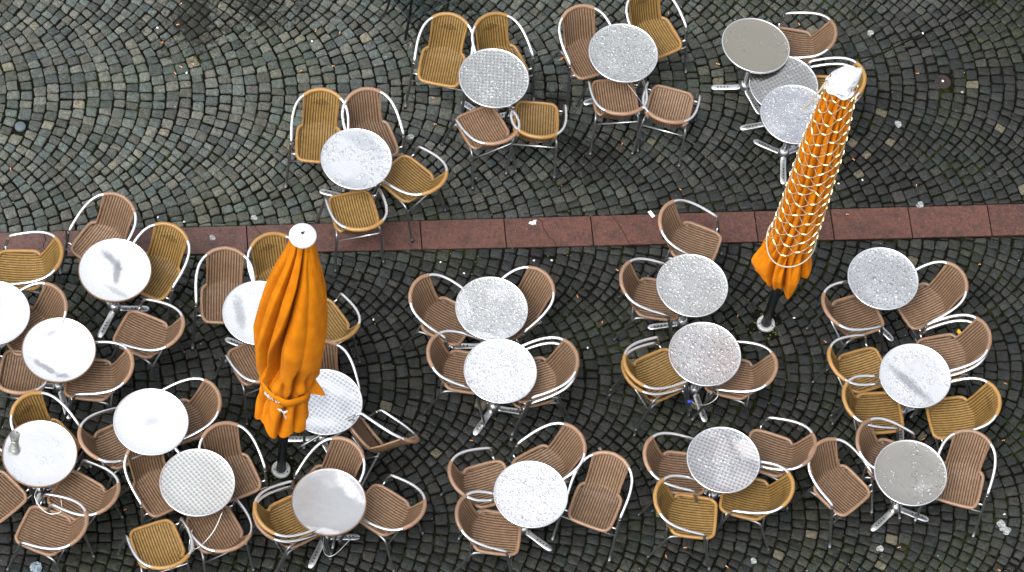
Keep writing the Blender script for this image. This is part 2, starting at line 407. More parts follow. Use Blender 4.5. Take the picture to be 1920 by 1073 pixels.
def mat_stone():
    n = NT("wet_basalt_cobble")
    P = n.t.nodes.new('ShaderNodeNewGeometry').outputs['Position']
    tint, hue = n.attr('tint'), n.attr('hue')
    damp = make_damp(n, P)
    dry = n.mix(hue, (0.056, 0.070, 0.067), (0.086, 0.086, 0.072))
    wet = n.mix(hue, (0.0125, 0.0157, 0.0152), (0.0235, 0.0232, 0.0202))
    base = n.mix(damp, dry, wet)
    # pale or rusty odd stones
    odd = n.math('GREATER_THAN', tint, 0.988)
    base = n.mix(n.math('MULTIPLY', odd, 0.5), base, (0.12, 0.105, 0.07))
    k = n.math('ADD', n.math('MULTIPLY', n.math('POWER', tint, 1.3), 0.75), 0.62)
    fine = n.noise(P, 85, 6.0, 0.85)
    k = n.math('MULTIPLY', k, n.math('ADD', n.math('MULTIPLY', n.ramp(fine, 0.34, 0.66), 1.25), 0.34))
    blot = n.noise(P, 22, 4.0, 0.6)
    k = n.math('MULTIPLY', k, n.math('ADD', n.math('MULTIPLY', n.ramp(blot, 0.3, 0.7), 0.5), 0.72))
    cc = n.node('ShaderNodeCombineColor', None, i0=k, i1=k, i2=k)
    base = n.mix(1.0, base, cc.outputs[0], 'MULTIPLY')
    # moss film
    moss = n.math('MULTIPLY', n.ramp(n.noise(P, 0.9, 3.0), 0.46, 0.66), n.ramp(n.noise(P, 20, 4.0), 0.42, 0.68))
    base = n.mix(n.math('MULTIPLY', moss, 0.42), base, (0.040, 0.058, 0.012))
    # dark spilled oil spots round the top of the square and under the tables
    x, y, z = n.xyz(P)[:3]
    spill = None
    for (sx, sy, sr) in ((-3.25, 2.05, 0.75), (-2.85, 2.55, 0.95), (0.45, 1.45, 0.55), (0.1, 1.95, 0.35), (-1.0, 2.5, 0.7)):
        dx = n.math('SUBTRACT', x, sx); dy = n.math('SUBTRACT', y, sy)
        d = n.math('SQRT', n.math('ADD', n.math('MULTIPLY', dx, dx), n.math('MULTIPLY', dy, dy)))
        m = n.math('SUBTRACT', 1.0, n.math('DIVIDE', d, sr), clamp=True)
        spill = m if spill is None else n.math('MAXIMUM', spill, m)
    sp = n.ramp(n.math('ADD', n.math('ADD', n.math('MULTIPLY', spill, 0.32), n.math('MULTIPLY', n.noise(P, 3.5, 3.0, 0.6), 0.5)), n.math('MULTIPLY', n.noise(P, 24, 6.0, 0.85), 0.9)), 0.86, 0.94)
    sp = n.math('MULTIPLY', sp, n.math('GREATER_THAN', spill, 0.001))
    base = n.mix(n.math('MULTIPLY', sp, 0.82), base, (0.006, 0.006, 0.005))
    rough = n.math('SUBTRACT', 0.80, n.math('MULTIPLY', damp, 0.30))
    rough = n.math('ADD', rough, n.math('MULTIPLY', n.math('SUBTRACT', n.noise(P, 40, 3.0), 0.5), 0.35))
    h = n.math('ADD', n.math('MULTIPLY', fine, 0.5), n.math('MULTIPLY', blot, 1.0))
    n.set(Base_Color=base, Roughness=rough, Normal=n.bump(h, 1.0, 0.010))
    n.b.inputs['Specular IOR Level'].default_value = 0.24
    return n.m

def mat_soil():
    n = NT("joint_soil_and_far_paving")
    P = n.t.nodes.new('ShaderNodeNewGeometry').outputs['Position']
    nz = n.noise(P, 60, 5.0, 0.7)
    c = n.mix(n.ramp(nz, 0.35, 0.7), (0.002, 0.002, 0.0015), (0.010, 0.008, 0.006))
    mo = n.math('MULTIPLY', n.ramp(n.noise(P, 1.3, 3.0), 0.46, 0.66), n.ramp(n.noise(P, 18, 3.0), 0.42, 0.60))
    c = n.mix(n.math('MULTIPLY', mo, 0.8), c, (0.020, 0.030, 0.004))
    grit = n.math('LESS_THAN', n.voro(P, 75), 0.16)
    grit = n.math('MULTIPLY', grit, n.math('GREATER_THAN', n.noise(P, 9, 2.0), 0.53))
    c = n.mix(n.math('MULTIPLY', grit, 0.75), c, (0.09, 0.07, 0.045))
    # beyond the modelled cobbles the sheet itself carries the paving
    x, y, z = n.xyz(P)[:3]
    far = n.math('GREATER_THAN', n.math('MAXIMUM', n.math('ABSOLUTE', n.math('MULTIPLY', x, 1.0)), n.math('MULTIPLY', n.math('ABSOLUTE', y), 1.3)), 6.6)
    cell = n.voro(P, 9.0, 'DISTANCE_TO_EDGE')
    st = n.mix(n.voro(P, 9.0, 'F1', 'Color'), (0.045, 0.048, 0.048), (0.09, 0.09, 0.085))
    st = n.mix(n.ramp(cell, 0.02, 0.07), (0.01, 0.009, 0.007), st)
    c = n.mix(far, c, st)
    n.set(Base_Color=c, Roughness=0.9, Normal=n.bump(nz, 1.0, 0.01))
    n.b.inputs['Specular IOR Level'].default_value = 0.05
    return n.m

def mat_granite():
    n = NT("red_granite_slab")
    P = n.t.nodes.new('ShaderNodeNewGeometry').outputs['Position']
    x = n.xyz(P)[0]
    t = n.attr('tint')
    red = n.mix(t, (0.046, 0.0165, 0.0120), (0.086, 0.033, 0.024))
    pale = n.mix(t, (0.060, 0.037, 0.033), (0.082, 0.046, 0.041))
    c = n.mix(n.ramp(n.math('ADD', x, n.math('MULTIPLY', n.noise(P, 0.9), 2.0)), -2.6, 2.2), pale, red)
    sp = n.noise(P, 40, 6.0, 0.9)
    c = n.mix(n.ramp(sp, 0.50, 0.62), c, (0.125, 0.056, 0.046))
    c = n.mix(n.ramp(n.noise(P, 44, 5.0, 0.9), 0.52, 0.62), c, (0.012, 0.008, 0.008))
    dirt = n.ramp(n.noise(P, 9, 7.0, 0.8), 0.44, 0.66)
    c = n.mix(n.math('MULTIPLY', n.ramp(n.noise(P, 26, 4.0, 0.8), 0.45, 0.62), 0.45), c, (0.125, 0.052, 0.036))
    c = n.mix(n.math('MULTIPLY', dirt, 0.7), c, (0.022, 0.016, 0.013))
    n.set(Base_Color=c, Roughness=0.62, Normal=n.bump(sp, 0.4, 0.002))
    n.b.inputs['Specular IOR Level'].default_value = 0.35
    return n.m

def mat_wicker(name, light, dark, diamonds=False):
    """woven plastic cane: ribs run from seat front to back top (uv.x across in metres, uv.y along)"""
    n = NT(name)
    uv = n.coord('UV')
    u, v = n.xyz(uv)[:2]
    rib = n.math('SINE', n.math('MULTIPLY', u, 2 * math.pi / 0.0232))
    rib = n.math('ADD', n.math('MULTIPLY', rib, 0.5), 0.5)                 # 0..1, ridge at 1
    wv = n.math('SINE', n.math('MULTIPLY', v, 2 * math.pi / 0.011))
    par = n.math('SIGN', n.math('SINE', n.math('MULTIPLY', u, 2 * math.pi / 0.0232)))
    weave = n.math('ADD', n.math('MULTIPLY', n.math('MULTIPLY', wv, par), 0.5), 0.5)
    gap = n.ramp(rib, 0.12, 0.70)
    nz = n.noise(n.coord('Object'), 30, 4.0, 0.6)
    c = n.mix(n.ramp(nz, 0.3, 0.7), tuple(a * 0.80 for a in light), tuple(min(1, a * 1.15) for a in light))
    c = n.mix(n.math('MULTIPLY', n.math('SUBTRACT', 1.0, weave), 0.50), c, dark)
    c = n.mix(n.math('MULTIPLY', n.math('SUBTRACT', 1.0, gap), 0.90), c, tuple(a * 0.60 for a in dark))
    r = n.math('ADD', n.math('MULTIPLY', n.rnd(), 0.34), 0.82)
    h = n.math('ADD', n.math('MULTIPLY', rib, 1.0), n.math('MULTIPLY', weave, 0.5))
    if diamonds:
        # woven lozenge band across the upper back
        du = n.math('ABSOLUTE', u)
        dv = n.math('SUBTRACT', v, 0.575)
        inside = n.math('LESS_THAN', n.math('ADD', n.math('DIVIDE', du, 0.088), n.math('DIVIDE', n.math('ABSOLUTE', dv), 0.036)), 1.0)
        a = n.math('SINE', n.math('MULTIPLY', n.math('ADD', n.math('MULTIPLY', u, 0.55), dv), 2 * math.pi / 0.026))
        b = n.math('SINE', n.math('MULTIPLY', n.math('SUBTRACT', n.math('MULTIPLY', u, 0.55), dv), 2 * math.pi / 0.026))
        lat = n.ramp(n.math('MULTIPLY', a, b), -0.1, 0.5)
        c = n.mix(n.math('MULTIPLY', inside, n.math('MULTIPLY', lat, 0.97)), c, tuple(x * 0.12 for x in dark))
    cc = n.node('ShaderNodeCombineColor', None, i0=r, i1=r, i2=r)
    c = n.mix(1.0, c, cc.outputs[0], 'MULTIPLY')
    n.set(Base_Color=c, Roughness=0.42, Normal=n.bump(h, 0.8, 0.003))
    n.b.inputs['Specular IOR Level'].default_value = 0.2
    return n.m

def mat_wrap(name, c0):
    n = NT(name)
    P = n.coord('Object')
    u = n.xyz(n.coord('UV'))[1]
    ring = n.math('SINE', n.math('MULTIPLY', u, 2 * math.pi / 0.006))
    nz = n.noise(P, 40, 3.0, 0.6)
    c = n.mix(nz, tuple(a * 0.72 for a in c0), tuple(min(1, a * 1.22) for a in c0))
    r = n.math('ADD', n.math('MULTIPLY', n.rnd(), 0.30), 0.86)
    cc = n.node('ShaderNodeCombineColor', None, i0=r, i1=r, i2=r)
    c = n.mix(1.0, c, cc.outputs[0], 'MULTIPLY')
    w = n.node('ShaderNodeTexWave', {'wave_type': 'BANDS', 'bands_direction': 'DIAGONAL'}, Vector=P, Scale=42.0, Distortion=1.0)
    n.set(Base_Color=c, Roughness=0.34, Normal=n.bump(w.outputs['Fac'], 0.45, 0.002))
    n.b.inputs['Specular IOR Level'].default_value = 0.5
    return n.m

def mat_alu(name, c0=(0.80, 0.81, 0.83), rough=0.22):
    n = NT(name)
    P = n.coord('Object')
    nz = n.noise(P, 14, 3.0, 0.6)
    n.set(Base_Color=n.mix(nz, tuple(a * 0.88 for a in c0), c0), Metallic=1.0,
          Roughness=n.math('ADD', n.math('MULTIPLY', nz, 0.12), rough))
    return n.m

def mat_top(name, seed, white=0.0, drops=0.5, patt=0.5, tint=(0.62, 0.62, 0.60), streak=None, rough=0.22, dsize=1.0, crescent=None):
    """stainless table top: pressed dot pattern, rain drops standing on it, patches of smooth water film with sky reflection painted white"""
    n = NT(name)
    P0 = n.coord('Object')
    mp = n.node('ShaderNodeMapping', None, Vector=P0, Location=(seed * 3.7, seed * 1.9, seed), Rotation=(0, 0, R(seed * 37 % 90)))
    P = mp.outputs[0]
    x, y, z = n.xyz(P)[:3]
    film = n.noise(P, 3.2, 3.0, 0.5)  # noise that places the white sky reflection on the water film
    film_sky_m = n.ramp(film, 0.62 - 0.5 * white, 0.80 - 0.5 * white)
    bright = (0.97, 0.97, 0.97)  # sky reflection painted as white base colour on film, drops and sheen
    c = n.mix(n.math('MULTIPLY', film_sky_m, min(1, 0.25 + white)), tint, bright)
    # dot pattern
    s = 2 * math.pi / 0.046
    dots = n.math('MULTIPLY', n.math('SINE', n.math('MULTIPLY', x, s)), n.math('SINE', n.math('MULTIPLY', y, s)))
    dm = n.ramp(n.noise(P, 4.0, 2.0), 0.62 - 0.5 * patt, 0.72 - 0.4 * patt)
    pm = n.math('MULTIPLY', dm, patt)
    c = n.mix(n.math('MULTIPLY', n.math('MULTIPLY', n.ramp(dots, -0.1, 0.5), pm), 0.62), c, tuple(a * 0.50 for a in tint))
    # rain drops
    v1 = n.voro(n.mix(0.06, P, n.node('ShaderNodeTexNoise', None, Vector=P, Scale=30.0).outputs['Color']), 40.0 / dsize, 'SMOOTH_F1', 'Distance', 0.3)
    v2 = n.voro(P, 75.0 / dsize, 'F1')
    drop = n.math('SUBTRACT', 1.0, n.math('DIVIDE', v1, 0.42), clamp=True)
    drop = n.math('POWER', drop, 0.6)
    drop2 = n.math('POWER', n.math('SUBTRACT', 1.0, n.math('DIVIDE', v2, 0.40), clamp=True), 0.6)
    where = n.ramp(n.noise(P, 5.0, 4.0, 0.6), 0.66 - 0.45 * drops, 0.72 - 0.36 * drops)
    hd = n.math('MULTIPLY', n.math('ADD', drop, n.math('MULTIPLY', drop2, 0.5)), where)
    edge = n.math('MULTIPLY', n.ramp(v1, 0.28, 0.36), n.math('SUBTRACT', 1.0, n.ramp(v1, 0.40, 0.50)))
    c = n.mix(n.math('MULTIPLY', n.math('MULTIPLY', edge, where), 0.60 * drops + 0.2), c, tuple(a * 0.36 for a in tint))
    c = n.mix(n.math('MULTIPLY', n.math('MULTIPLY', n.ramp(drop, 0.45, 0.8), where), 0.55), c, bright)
    x0, y0, z0 = n.xyz(P0)[:3]
    if streak:
        # dark smear where water has run off; negative strength paints white sheen: (cx, cy, rx, ry, angle, strength)
        for (cx, cy, rx, ry, an, st) in streak:
            dx = n.math('SUBTRACT', x0, cx); dy = n.math('SUBTRACT', y0, cy)
            ca, sa = math.cos(R(an)), math.sin(R(an))
            ex = n.math('DIVIDE', n.math('ADD', n.math('MULTIPLY', dx, ca), n.math('MULTIPLY', dy, sa)), rx)
            ey = n.math('DIVIDE', n.math('SUBTRACT', n.math('MULTIPLY', dy, ca), n.math('MULTIPLY', dx, sa)), ry)
            d = n.math('SQRT', n.math('ADD', n.math('MULTIPLY', ex, ex), n.math('MULTIPLY', ey, ey)))
            d = n.math('ADD', d, n.math('MULTIPLY', n.math('SUBTRACT', n.noise(P, 14, 6.0, 0.7), 0.5), 2.2))
            m = n.math('SUBTRACT', 1.0, n.ramp(d, 0.35, 1.25))
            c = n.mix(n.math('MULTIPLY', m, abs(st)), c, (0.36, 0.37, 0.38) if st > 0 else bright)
    nz = n.noise(P, 60, 3.0)
    h = n.math('ADD', n.math('MULTIPLY', hd, 1.0 * min(1, drops + 0.2)), n.math('MULTIPLY', n.math('MULTIPLY', dots, pm), 0.25))
    h = n.math('ADD', h, n.math('MULTIPLY', n.noise(P, 9, 3.0), 0.9))
    n.set(Base_Color=c, Metallic=1.0, Roughness=n.math('ADD', n.math('MULTIPLY', nz, 0.12), rough),
          Normal=n.bump(h, 0.6, 0.004))
    return n.m

def mat_cloth(name, c0, c1):
    n = NT(name)
    P = n.coord('Object')
    nz = n.noise(P, 5, 4.0, 0.6)
    c = n.mix(n.ramp(nz, 0.3, 0.75), c0, c1)
    wv = n.noise(P, 260, 2.0, 0.7)
    n.set(Base_Color=c, Roughness=0.85, Normal=n.bump(n.math('ADD', wv, n.math('MULTIPLY', n.noise(P, 28, 4.0), 1.2)), 0.5, 0.004))
    n.b.inputs['Specular IOR Level'].default_value = 0.15
    return n.m

M_stone, M_soil, M_granite = mat_stone(), mat_soil(), mat_granite()
OCH, OCHD = (0.265, 0.168, 0.054), (0.070, 0.034, 0.009)
BRN, BRND = (0.235, 0.152, 0.092), (0.055, 0.030, 0.020)
M_woc = mat_wicker("ochre_woven_cane", OCH, OCHD, True)
M_wbr = mat_wicker("brown_woven_cane", BRN, BRND)
M_roc = mat_wrap("ochre_wrapped_cane", (0.262, 0.142, 0.040))
M_rbr = mat_wrap("brown_wrapped_cane", (0.205, 0.122, 0.074))
M_alu = mat_alu("brushed_aluminium")
M_leg = mat_alu("aluminium_dark_reflection", (0.30, 0.31, 0.31), 0.36)  # same chair aluminium, darkened in colour for the dark surroundings it would reflect
M_cast = mat_alu("cast_aluminium", (0.66, 0.67, 0.68), 0.26)
M_rub = plain("black_rubber", (0.015, 0.015, 0.015), 0.7)
M_hole = plain("dark_screw_recess", (0.02, 0.02, 0.02), 0.8)
M_wire = mat_alu("steel_cable", (0.75, 0.75, 0.74), 0.3)
M_pole = plain("anthracite_painted_pole", (0.018, 0.026, 0.028), 0.45)
M_plate = plain("pale_galvanised_ring", (0.38, 0.39, 0.39), 0.5, 0.2)
M_white = plain("white_plastic", (0.55, 0.57, 0.60), 0.35)
M_orange = mat_cloth("orange_parasol_cloth", (0.43, 0.130, 0.0008), (0.53, 0.170, 0.0012))
M_orange2 = mat_cloth("pleat_shaded_orange_cloth", (0.40, 0.118, 0.0008), (0.50, 0.158, 0.0012))  # same orange cloth, darker colour standing in for shade in the pleats

# ------------------------------------------------------------------ the ground
g = MB()
g.add([(-80, -60, -0.016), (80, -60, -0.016), (80, 100, -0.016), (-80, 100, -0.016)], [(0, 1, 2, 3)])
tag(g.build('ground', M_soil, smooth=False), kind='structure')

E1 = Vector((0.96866927, 0.24835427)); N1 = Vector((-0.24835427, 0.96866927)); O1 = Vector((-4.44, -0.565))
def to_world(u, v):
    p = O1 + E1 * u + N1 * v
    return p.x, p.y
def to_uv(x, y):
    d = Vector((x, y)) - O1
    return d.dot(E1), d.dot(N1)
def strip_top(u):  # the strip is not perfectly parallel sided
    return 0.118 + 0.004 * u
def strip_bot(u):
    return -0.138 - 0.004 * u - 0.012 * math.sin(math.pi * max(0, min(1, u / 9)))
POLES = [(-1.627, -2.191), (2.253, 0.116)]
RUST, CAP = (3.522, 2.994), (-4.545, 0.647)
CUT = [to_uv(2.72, 2.985), to_uv(3.95, 4.065)]

def clip(poly, a, b, c):
    """keep a*x+b*y+c >= 0"""
    out = []
    for i in range(len(poly)):
        p, q = poly[i - 1], poly[i]
        dp = a * p[0] + b * p[1] + c
        dq = a * q[0] + b * q[1] + c
        if dp >= 0: out.append(p)
        if (dp >= 0) != (dq >= 0):
            t = dp / (dp - dq)
            out.append((p[0] + (q[0] - p[0]) * t, p[1] + (q[1] - p[1]) * t))
    return out

def area(p):
    return 0.5 * sum(p[i - 1][0] * p[i][1] - p[i][0] * p[i - 1][1] for i in range(len(p)))

def cobbles():
    rnd = random.Random(7)
    V, Fc, T, H = [], [], [], []
    def stone(poly):
        if len(poly) < 3: return
        a = area(poly)
        if a < 0:
            poly = poly[::-1]; a = -a
        if a < 0.0022: return
        cx = sum(p[0] for p in poly) / len(poly); cy = sum(p[1] for p in poly) / len(poly)
        x, y = to_world(cx, cy)
        for (px_, py_) in POLES:
            if math.hypot(x - px_, y - py_) < 0.135: return
        if math.hypot(x - RUST[0], y - RUST[1]) < 0.085: return
        if math.hypot(x - CAP[0], y - CAP[1]) < 0.052: return
        size = math.sqrt(a)
        g_ = rnd.uniform(0.0042, 0.0078)
        # inset every edge by the joint
        q = poly
        for i in range(len(poly)):
            p0, p1 = poly[i - 1], poly[i]
            ex, ey = p1[0] - p0[0], p1[1] - p0[1]
            L = math.hypot(ex, ey)
            if L < 1e-6: continue
            nx, ny = -ey / L, ex / L
            q = clip(q, nx, ny, -(nx * p0[0] + ny * p0[1]) - g_ * rnd.uniform(0.7, 1.4))
            if len(q) < 3: return
        # rounded, slightly ragged corners
        out = []
        m = len(q)
        for i in range(m):
            p, c, nx_ = q[i - 1], q[i], q[(i + 1) % m]
            r = rnd.uniform(0.06, 0.16)
            out.append((c[0] + (p[0] - c[0]) * r, c[1] + (p[1] - c[1]) * r))
            out.append((c[0] + (nx_[0] - c[0]) * r * rnd.uniform(.6, 1.3), c[1] + (nx_[1] - c[1]) * r))
            k = rnd.uniform(0.42, 0.58); w = rnd.uniform(-0.05, 0.035)
            mx, my = c[0] + (nx_[0] - c[0]) * k, c[1] + (nx_[1] - c[1]) * k
            out.append((mx + (cx - mx) * -w * 0.9, my + (cy - my) * -w * 0.9))
        n_ = len(out)
        b = len(V)
        tx, ty, hz = rnd.gauss(0, 0.05), rnd.gauss(0, 0.05), rnd.gauss(0, 0.0022)
        j = [rnd.uniform(-0.0016, 0.0016) for _ in out]
        for sc, z in ((1.03, -0.034), (1.0, -0.0085), (0.955, -0.0025), (0.80, 0.0005)):
            for i, (ax, ay) in enumerate(out):
                ux, uy = cx + (ax - cx) * sc, cy + (ay - cy) * sc
                wx, wy = to_world(ux, uy)
                zz = z if z < -0.02 else z + hz + (ux - cx) * tx + (uy - cy) * ty + j[i]
                V.append((wx, wy, zz))
        wx, wy = to_world(cx, cy)
        V.append((wx, wy, 0.002 + hz + rnd.uniform(-0.002, 0.003)))
        for l in range(3):
            for i in range(n_):
                i2 = (i + 1) % n_
                Fc.append((b + l * n_ + i, b + l * n_ + i2, b + (l + 1) * n_ + i2, b + (l + 1) * n_ + i))
        for i in range(n_):
            Fc.append((b + 3 * n_ + i, b + 3 * n_ + (i + 1) % n_, b + 4 * n_))
        t, h = rnd.random(), rnd.random()
        T.extend([t] * (4 * n_ + 1)); H.extend([h] * (4 * n_ + 1))

    def fan(vc, hw, lo=True, hi=True):
        """one band of segmental arcs; at its borders the stones lie at 45 degrees and mesh with the next band"""
        Rr = hw / math.sin(R(45))
        pitch = 0.118
        Q = math.pi / 4
        k = -20
        def P(k_, phi):
            return (k_ * pitch - Rr * math.cos(Q) + Rr * math.cos(phi), vc + Rr * math.sin(phi))
        def inner(phi):
            return phi - math.copysign(pitch * abs(math.sin(phi)) / Rr, phi)
        # joint angles from one border to the other: small stones at the borders, larger in the middle
        ang = [-Q]
        while ang[-1] < Q:
            c_ = math.cos(ang[-1])
            ang.append(ang[-1] + (0.088 + 0.065 * (c_ - 0.707)) / Rr)
        sc_ = 2 * Q / (ang[-1] - ang[0])
        ang = [-Q + (a_ + Q) * sc_ for a_ in ang]
        while k * pitch < 12.4:
            sh = rnd.uniform(-0.5, 0.5) * 0.10 / Rr
            A = []
            for i, a_ in enumerate(ang):
                e_ = max(0.0, 1 - (abs(a_) / Q) ** 3)
                A.append(a_ + (sh + rnd.gauss(0, 0.010) / Rr) * e_)
            w0, w1 = rnd.gauss(0, 0.003), rnd.gauss(0, 0.003)
            J = lambda: rnd.gauss(0, 0.0046)
            def emit(quad):
                if not (-2.2 < quad[0][0] < 11.6): return
                q = quad
                if lo == 'edge': q = clip(q, -0.004, 1, -0.118)
                if q and hi == 'edge': q = clip(q, -0.004, -1, -0.150)
                if not q: return
                (ux, uy), (vx, vy) = CUT
                ex, ey = vx - ux, vy - uy; L = math.hypot(ex, ey)
                nx, ny = -ey / L, ex / L
                c0 = -(nx * ux + ny * uy)
                cxm = sum(p[0] for p in q) / len(q); cym = sum(p[1] for p in q) / len(q)
                t = ((cxm - ux) * ex + (cym - uy) * ey) / L / L
                if 0 < t < 1.3 and abs(nx * cxm + ny * cym + c0) < 0.09:
                    stone(clip(q, nx, ny, c0)); stone(clip(q, -nx, -ny, -c0))
                else:
                    stone(q)
            for a0, a1 in zip(A, A[1:]):
                if lo == 'edge' and a1 < 0: continue
                if hi == 'edge' and a0 > 0: continue
                pi0, pi1 = inner(a0), inner(a1)
                quad = [P(k, pi0), P(k + 1, a0), P(k + 1, a1), P(k, pi1)]
                emit([(x_ + J(), y_ + J()) for x_, y_ in quad])
            # the square that straddles the border with the band below
            if lo is True:
                n0, n1 = P(k, -Q), P(k + 1, -Q)
                h_ = pitch / 2
                emit([(n0[0] + J(), n0[1] + J()), (n0[0] + h_ + J(), n0[1] - h_ * 1.0 + J()), (n1[0] + J(), n1[1] + J()), (n0[0] + h_ + J(), n0[1] + h_ * 0.96 + J())])
            k += 1
    fan(0.0, 0.775, lo='edge')
    fan(1.55, 0.775)
    fan(3.10, 0.775)
    fan(4.65, 0.775)
    fan(0.0, 0.70, hi='edge')
    fan(-1.40, 0.70)
    fan(-2.80, 0.70)
    fan(-4.20, 0.70)
    fan(-5.60, 0.70)
    me = bpy.data.meshes.new('cobblestones')
    me.from_pydata(V, [], Fc)
    me.materials.append(M_stone)
    for nm, arr in (('tint', T), ('hue', H)):
        at = me.attributes.new(nm, 'FLOAT', 'POINT')
        at.data.foreach_set('value', arr)
    me.polygons.foreach_set('use_smooth', [True] * len(me.polygons))
    me.update()
    o = bpy.data.objects.new('cobblestones', me)
    col.objects.link(o)
    tag(o, kind='structure')
cobbles()

def strip():
    rnd = random.Random(3)
    V, Fc, T = [], [], []
    js = [-2.0, -1.1, -0.2, 0.575, 2.148, 3.679, 4.427, 5.203, 6.683, 7.375, 8.086, 8.815, 9.7, 10.6, 11.5]
    cracks = {0.39: 0.0, 2.30: 0.16, 4.80: 0.14, 5.46: 0.13}
    edges = sorted([(j, 0.0, 0.0) for j in js] + [(c, s, 1) for c, s in cracks.items()])
    for (a, sa, ca), (b, sb, cb) in zip(edges, edges[1:]):
        ga, gb = (0.0022 if ca else 0.0050), (0.0022 if cb else 0.0050)
        n = 7
        left = []; right = []
        for i in range(n):
            t = i / (n - 1)
            wa = (sa * (0.5 - t) + (rnd.uniform(-.012, .012) if ca and 0 < i < n - 1 else 0))
            left.append((a + wa + ga, t)); 
            wb = (sb * (0.5 - t))
            right.append((b + wb - gb, t))
        # reuse the previous crack outline so both sides of a crack match
        if ca and prev is not None: left = [(p[0] + 0.0045, p[1]) for p in prev]
        if cb:
            right = [(p[0] + (rnd.uniform(-.014, .014) if 0 < i < n - 1 else 0), p[1]) for i, p in enumerate(right)]
        prev = right
        bl = len(V)
        zt = rnd.uniform(-0.0012, 0.0012)
        ring = left + right[::-1]
        P = []
        for (u, t) in ring:
            v = (strip_bot(u) + 0.004) + (strip_top(u) - 0.004 - strip_bot(u) - 0.004) * t
            P.append(to_world(u, v))
        cx = sum(p[0] for p in P) / len(P); cy = sum(p[1] for p in P) / len(P)
        m = len(P)
        for sc, z in ((0, -0.03), (0, -0.0015), (0.0025, 0.0005)):
            for (x, y) in P:
                d = math.hypot(cx - x, cy - y)
                V.append((x + (cx - x) / d * sc, y + (cy - y) / d * sc, z + zt))
        for l in range(2):
            for i in range(m):
                i2 = (i + 1) % m
                Fc.append((bl + l * m + i, bl + (l + 1) * m + i, bl + (l + 1) * m + i2, bl + l * m + i2))
        Fc.append(tuple(range(bl + 2 * m, bl + 3 * m))[::-1])
        T.extend([rnd.random()] * (3 * m))
    me = bpy.data.meshes.new('paving_strip')
    me.from_pydata(V, [], Fc)
    me.materials.append(M_granite)
    at = me.attributes.new('tint', 'FLOAT', 'POINT'); at.data.foreach_set('value', T)
    me.update()
    o = bpy.data.objects.new('paving_strip', me); col.objects.link(o)
    tag(o, kind='structure')
prev = None
strip()

# ------------------------------------------------------------------ the chair
def panel(rows, nx, thick=0.008):
    """rows: list of (half_width, y, z, bow, dish); returns verts, faces, uvs of a thick woven sheet"""
    V, Fc, UV = [], [], []
    s = 0.0
    arc = [0.0]
    for a, b in zip(rows, rows[1:]):
        s += math.hypot(b[1] - a[1], b[2] - a[2]); arc.append(s)
    nr = len(rows)
    N = []
    for j in range(nr):
        a, b = rows[max(j - 1, 0)], rows[min(j + 1, nr - 1)]
        dy, dz = b[1] - a[1], b[2] - a[2]
        L = math.hypot(dy, dz)
        nrm = (dz / L, -dy / L) if dy < 0 or True else None
        N.append((nrm[0], nrm[1]))
    for side in (0, 1):
        for j, (hw, y, z, bow, dish) in enumerate(rows):
            ny, nz = N[j]
            for i in range(nx + 1):
                t = 2 * i / nx - 1
                x = hw * t
                k = 1 - t * t
                rib = 0.0015 * math.sin(2 * math.pi * x / 0.0232) if side == 0 else 0
                off = (-thick * side + rib)
                V.append((x, y - bow * k + ny * off, z - dish * k + 0.3 * bow * k + nz * off))
                UV.append((x, arc[j]))
    def idx(s_, j, i): return s_ * nr * (nx + 1) + j * (nx + 1) + i
    for j in range(nr - 1):
        for i in range(nx):
            Fc.append((idx(0, j, i), idx(0, j + 1, i), idx(0, j + 1, i + 1), idx(0, j, i + 1))[::-1])
            Fc.append((idx(1, j, i), idx(1, j, i + 1), idx(1, j + 1, i + 1), idx(1, j + 1, i))[::-1])
    for j in range(nr - 1):
        for i, fl in ((0, False), (nx, True)):
            q = (idx(0, j, i), idx(1, j, i), idx(1, j + 1, i), idx(0, j + 1, i))
            Fc.append(q if not fl else q[::-1])
    for j, fl in ((0, False), (nr - 1, True)):
        for i in range(nx):
            q = (idx(0, j, i), idx(0, j, i + 1), idx(1, j, i + 1), idx(1, j, i))
            Fc.append(q if not fl else q[::-1])
    return V, Fc, UV, arc

def panel_obj(name, rows, nx, mat, parent, uv_off=0.0):
    V, Fc, UV, arc = panel(rows, nx)
    me = bpy.data.meshes.new(name)
    me.from_pydata(V, [], Fc)
    uvl = me.uv_layers.new(name='UVMap')
    for l in me.loops:
        u, v = UV[l.vertex_index]
        uvl.data[l.index].uv = (u, v + uv_off)
    me.materials.append(mat)
    me.polygons.foreach_set('use_smooth', [True] * len(me.polygons))
    me.update()
    o = bpy.data.objects.new(name, me); col.objects.link(o); o.parent = parent
    return o, arc[-1]

def profile(keys, n):
    pts = crom([(k[1], k[2], 0) for k in keys], n)
    out = []
    m = len(keys)
    for i, p in enumerate(pts):
        t = i / n
        a = min(int(t), m - 2); f = t - a
        out.append((keys[a][0] + (keys[a + 1][0] - keys[a][0]) * f, p.x, p.y,
                    keys[a][3] + (keys[a + 1][3] - keys[a][3]) * f, keys[a][4] + (keys[a + 1][4] - keys[a][4]) * f))
    return out

